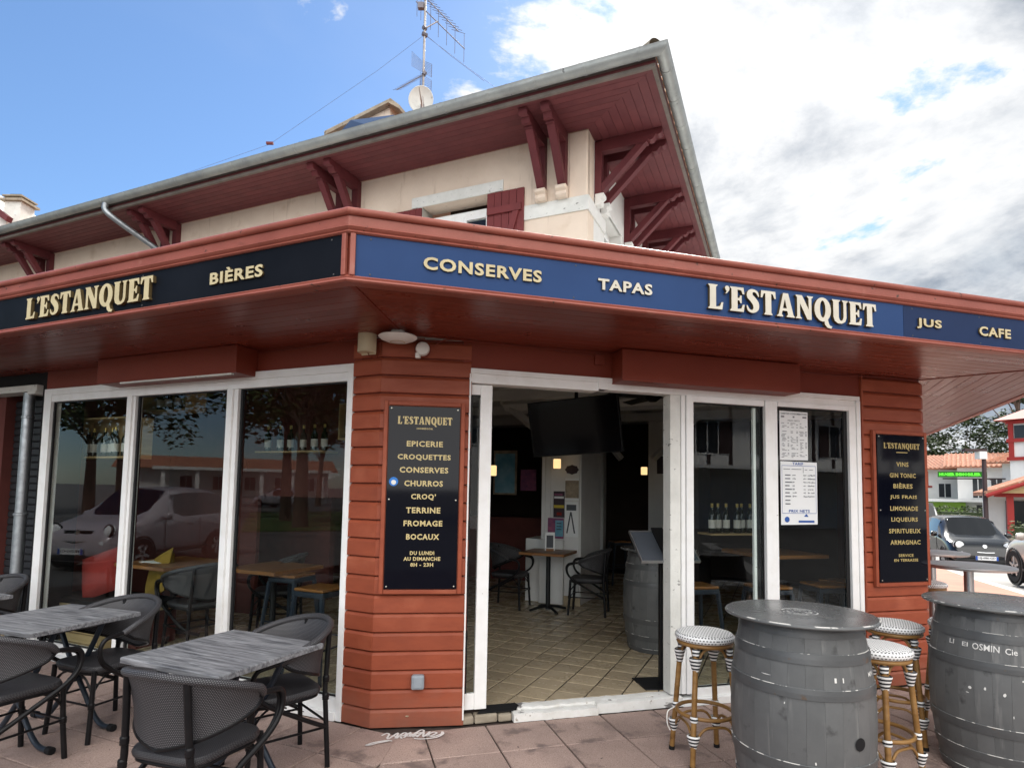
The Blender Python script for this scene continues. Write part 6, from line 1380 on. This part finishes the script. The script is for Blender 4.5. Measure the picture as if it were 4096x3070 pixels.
# ---------------------------------------------------------------- cars
mat('car_black', (.005,.006,.008), .16, coat=.5, spec=.4); mat('car_silver', (.36,.335,.365), .30, metal=.15, coat=.6); mat('car_dark', (.05,.012,.016), .18, coat=.7); mat('car_white', (.72,.72,.70), .25, coat=.8); mat('car_beige', (.52,.49,.45), .3, metal=.3, coat=.8)
mat('tyre', (.012,.012,.012), .8); mat('rim', (.45,.46,.47), .3, metal=.9); mat('headlamp', (.75,.78,.80), .08, spec=.8); mat('taillamp', (.35,.01,.01), .15); mat('plastic_black', (.012,.012,.013), .5); mat('plate', (.78,.79,.80), .4); mat('plate_ink', (.02,.02,.03), .5); mat('plate_blue', (.02,.08,.4), .5); mat('chrome', (.7,.7,.71), .12, metal=1.0)
def car(name, label, loc, rz, L_=3.6, W_=1.68, H_=1.50, paint='car_black', kind='hatch', plate=None, wheel=.30, group='parked cars'):
    t = thing(name, label, 'car', loc, rz, group); hw = W_/2; f = L_/2
    # stations: y, belt z, top z, half width at belt, half width at top, nose drop
    if kind == 'van': st = [(-f,.9,1.0,.86,.80),(-f+.03,1.1,H_-.08,.94,.84),(-f+.4,1.1,H_,.98,.86),(f-1.35,1.1,H_,.98,.85),(f-1.05,1.08,H_-.06,.98,.83),(f-.48,1.02,1.10,.97,.84),(f-.15,.86,.92,.93,.78),(f,.62,.66,.80,.62)]
    else:
        hb = H_*.60; st = [(-f,.58,.62,.80,.70),(-f+.06,hb*.98,hb+.02,.92,.80),(-f+.22,hb*1.04,H_*.80,.95,.74),(-f+.50,hb*1.05,H_*.965,.97,.74),(-f+1.1,hb*1.04,H_,.985,.75),(-f+1.75,hb*1.02,H_*.995,.99,.745),(-f+2.10,hb*1.0,H_*.96,.99,.735),(f-.95,hb*.985,hb*1.06,.985,.80),(f-.60,hb*.93,hb*.99,.97,.78),(f-.22,hb*.80,hb*.86,.93,.72),(f-.06,hb*.66,hb*.70,.84,.62),(f,.42,.44,.74,.60)]
    rows = []
    for y, zb, zt, wb, wt in st:
        zs = .20; r = []
        pts = [(.0,zs-.02),(.78,zs),(.93,zs+.10),(1.0,(zs+zb)*.5),(wb/ .985,zb-.02),(wb*.985,zb),(wt+(wb-wt)*.18,zb+(zt-zb)*.80) if zt-zb > .12 else (wt+(wb-wt)*.6,zb+(zt-zb)*.55),(wt*.90,zt-(.025 if zt-zb > .12 else .01)),(wt*.55,zt),(0,zt+.012)]
        k = 1.0 if -f+.05 < y < f-.1 else .93
        for px, pz in pts: r.append(Vector((px*hw*k, y, pz)))
        rows.append(r)
    n = len(rows[0]); body = MB(); gl = MB()
    for i in range(len(rows)-1):
        for j in range(n-1):
            q = [rows[i][j], rows[i+1][j], rows[i+1][j+1], rows[i][j+1]]
            tall = (st[i][2]-st[i][1] > .12) or (st[i+1][2]-st[i+1][1] > .12); both = (st[i][2]-st[i][1] > .12) and (st[i+1][2]-st[i+1][1] > .12)
            ws = (not both) and tall and i > 3
            isg = (both and j in (5,) ) or (ws and j in (7,8)) or ((not both) and tall and i < 3 and j in (7,8) and kind != 'van')
            if kind == 'van' and i < 3: isg = False
            for sx in (1,-1):
                p = [Vector((v.x*sx, v.y, v.z)) for v in q]; p = p if sx > 0 else p[::-1]; (gl if isg else body).add(p, [(0,1,2,3)])
    for r in (rows[0], rows[-1]):
        for sx in (1,-1):
            p = [Vector((v.x*sx, v.y, v.z)) for v in r]; body.add(p, [list(range(n))])
    def weld(m, nm, mt, lv=1):
        o = m.build(nm, mt, t, smooth=65); bm = bmesh.new(); bm.from_mesh(o.data); bmesh.ops.remove_doubles(bm, verts=bm.verts, dist=.002); bmesh.ops.recalc_face_normals(bm, faces=bm.faces); bm.to_mesh(o.data); bm.free()
        if lv: sb = o.modifiers.new('sub', 'SUBSURF'); sb.levels = lv; sb.render_levels = lv
        return o
    weld(body, 'body', paint, 1); weld(gl, 'windows', 'dark_glass' if kind != 'van' else 'dark_glass', 0)
    MB().box(-hw*.70,hw*.70,-f+.3,f-1.1,.45,H_*.55).build('interior', 'plastic_black', t)
    wy = f-.72
    for sx in (-1,1):
        for y in (wy, -wy+.02):
            Mw = Matrix.Translation((sx*(hw-.095), y, wheel)) @ Matrix.Rotation(R(90*sx), 4, 'Y'); m = MB(); m.lathe([(wheel*.62,-.09),(wheel*.95,-.10),(wheel,-.07),(wheel,.075),(wheel*.95,.105),(wheel*.64,.10)], 28, Mw, 0, False); w = m.build('tyre', 'tyre', t, smooth=50)
            m = MB(); m.lathe([(wheel*.64,.09),(wheel*.60,.06),(.0001,.05)], 24, Mw, 0, False); m.build('rim', 'plastic_black', w, smooth=40)
            for k in range(5):
                m = MB(); m.box(.03,wheel*.63,-.028,.028,.055,.095, Mw @ Matrix.Rotation(2*math.pi*k/5, 4, 'Z')); m.build('spoke', 'rim', w)
            m = MB(); Ma = Matrix.Translation((sx*(hw-.02), y, wheel)) @ Matrix.Rotation(R(90*sx), 4, 'Y'); m.lathe([(wheel+.015,-.05),(wheel+.055,-.03),(wheel+.05,.022),(wheel+.012,.024)], 28, Ma, 0, False); m.build('wheel_arch', 'plastic_black', t, smooth=50)
        zh = H_*.47; Mh = Matrix.Translation((sx*hw*.68, f-.175, zh)) @ Matrix.Rotation(R(-78), 4, 'X') @ Matrix.Rotation(R(-sx*22), 4, 'Y'); m = MB(); m.lathe([(.0001,.05),(.07,.045),(.115,.02),(.13,-.05)], 20, Mh @ Matrix.Scale(1.15, 4, (1,0,0))); m.build('headlight', 'headlamp', t, smooth=50)
        m = MB(); m.lathe([(.13,-.03),(.145,.012),(.13,.03),(.115,.022)], 20, Mh @ Matrix.Scale(1.15, 4, (1,0,0)), 0, False); m.build('lamp_ring', 'plastic_black', t, smooth=50)
        m = MB(); m.lathe([(.0001,.02),(.05,.018),(.065,-.05)], 16, Matrix.Translation((sx*hw*.66, f-.05, zh-.22)) @ Matrix.Rotation(R(-85), 4, 'X')); m.build('fog_lamp', 'headlamp', t, smooth=50)
        MB().box(sx*hw*.80-.10,sx*hw*.80+.10,-f+.02,-f+.14,H_*.50,H_*.66).build('tail_light', 'taillamp', t, bevel=.02)
        m = MB(); m.lathe([(.0001,-.09),(.06,-.08),(.085,0),(.07,.07),(.0001,.09)], 12, Matrix.Translation((sx*(hw+.07), f-1.28, H_*.63)) @ Matrix.Rotation(R(90), 4, 'Y') @ Matrix.Scale(.65, 4, (0,1,0))); m.build('mirror', paint, t, smooth=60)
        MB().box(sx*(hw-.002)-.012,sx*(hw-.002)+.012,-.25,-.08,H_*.50,H_*.525).build('door_handle', 'chrome', t)
    MB().box(-hw*.55,hw*.55,f-.06,f+.018,.22,.32).build('lower_grille', 'plastic_black', t, bevel=.02); m = MB(); m.tube([(-hw*.45,f-.075,H_*.36),(0,f-.02,H_*.35),(hw*.45,f-.075,H_*.36)], .016, 8); m.build('trim_bar', 'chrome', t)
    gk = 'plastic_black' if paint != 'car_black' else 'chrome'
    for i in range(4 if paint != 'car_black' else 1): MB().box(-hw*.34,hw*.34,f-.165-(.02*i if paint != 'car_black' else 0),f-.105,H_*.40+i*.035,H_*.40+i*.035+.018).build('grille_bar', gk, t)
    m = MB(); m.lathe([(.0001,.02),(.05,.015),(.055,0)], 16, Matrix.Translation((0,f-.115,H_*.46)) @ Matrix.Rotation(R(-70), 4, 'X')); m.build('badge', 'chrome', t, smooth=40)
    for sx in (-1,1):
        for y in (f-1.30, -f+1.35): MB().box(sx*(hw+.001)-.004,sx*(hw+.001)+.004,y-.004,y+.004,.30,H_*.585).build('door_seam', 'plastic_black', t)
        MB().box(sx*(hw+.004)-.006,sx*(hw+.004)+.006,-f+.9,f-1.1,.30,.35).build('side_trim', 'plastic_black', t)
    MB().tube([(-hw*.5,f-1.02,H_*.64),(hw*.1,f-1.06,H_*.655)], .008, 5).build('wiper', 'plastic_black', t); MB().tube([(-.05,f-1.02,H_*.64),(hw*.55,f-1.06,H_*.655)], .008, 5).build('wiper', 'plastic_black', t)
    if plate:
        pl = MB().box(-.26,.26,f+.008,f+.028,.335,.445).build('number_plate', 'plate', t); MB().box(-.26,-.215,f+.0285,f+.031,.337,.443).build('plate_band', 'plate_blue', pl); MB().box(.215,.26,f+.0285,f+.031,.337,.443).build('plate_band', 'plate_blue', pl)
        me = text_mesh(plate, 0, .02, 1.0, 2); mb = MB(); xs = [v.co.x for v in me.vertices]; ys = [v.co.y for v in me.vertices]; mb.v = [Vector((.195-(v.co.x-min(xs))/(max(xs)-min(xs))*.39, f+.030, .358+(v.co.y-min(ys))/(max(ys)-min(ys))*.066)) for v in me.vertices]; mb.f = [list(p.vertices) for p in me.polygons]; mb.m = [0]*len(mb.f); mb.build('registration', 'plate_ink', pl); bpy.data.meshes.remove(me)
    return t
fw = math.atan2(-.93, -.36)-math.pi/2
gx, gy = 14.0, 18.7
car('small_hatchback', 'shiny black rounded hatchback driving towards the viewer on the right', (gx, gy, ground_z(gx, gy)), fw, 3.65, 1.70, 1.53, 'car_black', plate='HJ-686-GD')
car('delivery_van', 'white van half hidden behind the right pillar', (18.6, 28.6, ground_z(18.6, 28.6)), fw+R(3), 5.2, 1.95, 2.25, 'car_white', 'van', wheel=.34)
car('light_suv', 'pale beige car cut off by the right edge of the picture', (11.25, 11.45, ground_z(10.2, 11.2)), fw+math.pi+R(2), 4.3, 1.82, 1.62, 'car_beige', wheel=.35)
# seen mirrored in the shop windows
car('silver_hatchback', 'silver hatchback mirrored in the left shop windows', (-12.0, 3.4, -.03), math.atan2(.46,.89)-math.pi/2+R(24), 3.7, 1.72, 1.60, 'car_silver', plate='FE-562-DJ'); car('dark_estate_car', 'dark car mirrored behind the silver hatchback', (-15.4, 7.0, -.03), math.atan2(.46,.89)-math.pi/2, 4.4, 1.8, 1.46, 'car_dark')
car('grey_car', 'small grey car mirrored far off under the trees', (-44.0, -12.0, -.03), R(60), 4.0, 1.75, 1.5, 'car_silver')
tree('plane_tree', 'plane tree mirrored in the right-hand shop pane', -21.0, -3.8, 11.5, 5.2, 11, 'leaf', 40, 170, .16, .34); tree('plane_tree', 'plane tree mirrored behind the first one', -25.5, -5.0, 12, 5.2, 12, 'leaf', 36, 160, .16, .30); tree('plane_tree', 'bare-limbed tree mirrored in the middle shop pane', -27.0, 6.5, 11, 4.2, 13, 'leaf', 18, 110, .14, .24)
for i, (x, y, h, r, lb) in enumerate(((-33, -9, 10, 5, 'leafy tree mirrored at the edge of the lawn'), (-31, 2, 10.5, 5.2, 'broad tree mirrored between the panes'), (-38, 12, 11, 5.5, 'large tree mirrored in the left-hand pane'), (-48, -2, 12, 6, 'distant tree mirrored above the parked cars'), (-46, -16, 12, 6, 'distant tree mirrored in front of the white villa'))): tree('street_tree', lb, x, y, h, r, 50+i, 'leaf', 34, 120, .20, .28)
g = MB(); g.prism([(-34,-16,-.02),(-17.5,-8,-.02),(-19.5,-1,-.02),(-36,-7,-.02)], (0,0,.02)); o = g.build('lawn', 'grass'); struct(o)
t = house('white_villa', 'white villa with columns mirrored across the street', frame((-82, -34, 0), (-.30, .95)), 26, 9, 4.0, 1.6, [(2,3.4,1,2.8,None),(6,7.4,1,2.8,None),(10,11.4,1,2.8,None),(14,15.4,1,2.8,None),(18,19.4,1,2.8,None)], over=1.2)
for s in (1,5,9,13,17,21): hp(t, 'column', 'wall_white', (s,s+.5,-2.2,-1.7,0,3.6))
hp(t, 'porch_roof', 'wall_white', (0,22.5,-2.5,-.05,3.6,4.0))
t = house('opposite_house', 'white half-timbered house behind the viewer, mirrored in the signs', frame((36, -7.5, 0), (-.97, -.26)), 32, 9, 6.2, 2.0, [(19,20.2,3.6,5.2,'timber_dark'),(23,24.2,3.6,5.2,'timber_dark'),(27,28.2,3.6,5.2,'timber_dark'),(3,4.2,3.6,5.2,'timber_dark'),(7,8.2,3.6,5.2,'timber_dark'),(11,12.2,3.6,5.2,'timber_dark'),(15,16.2,3.6,5.2,'timber_dark'),(4,6.5,.6,2.6,None),(9,11.5,.6,2.6,None)], over=1.0)
for i in range(25): hp(t, 'timber', 'timber_dark', (.4+i*1.25,.58+i*1.25,-.03,-.001,3.0,6.1))
hp(t, 'awning', 'wall_white', (2,24,-2.4,-.05,2.75,2.9))
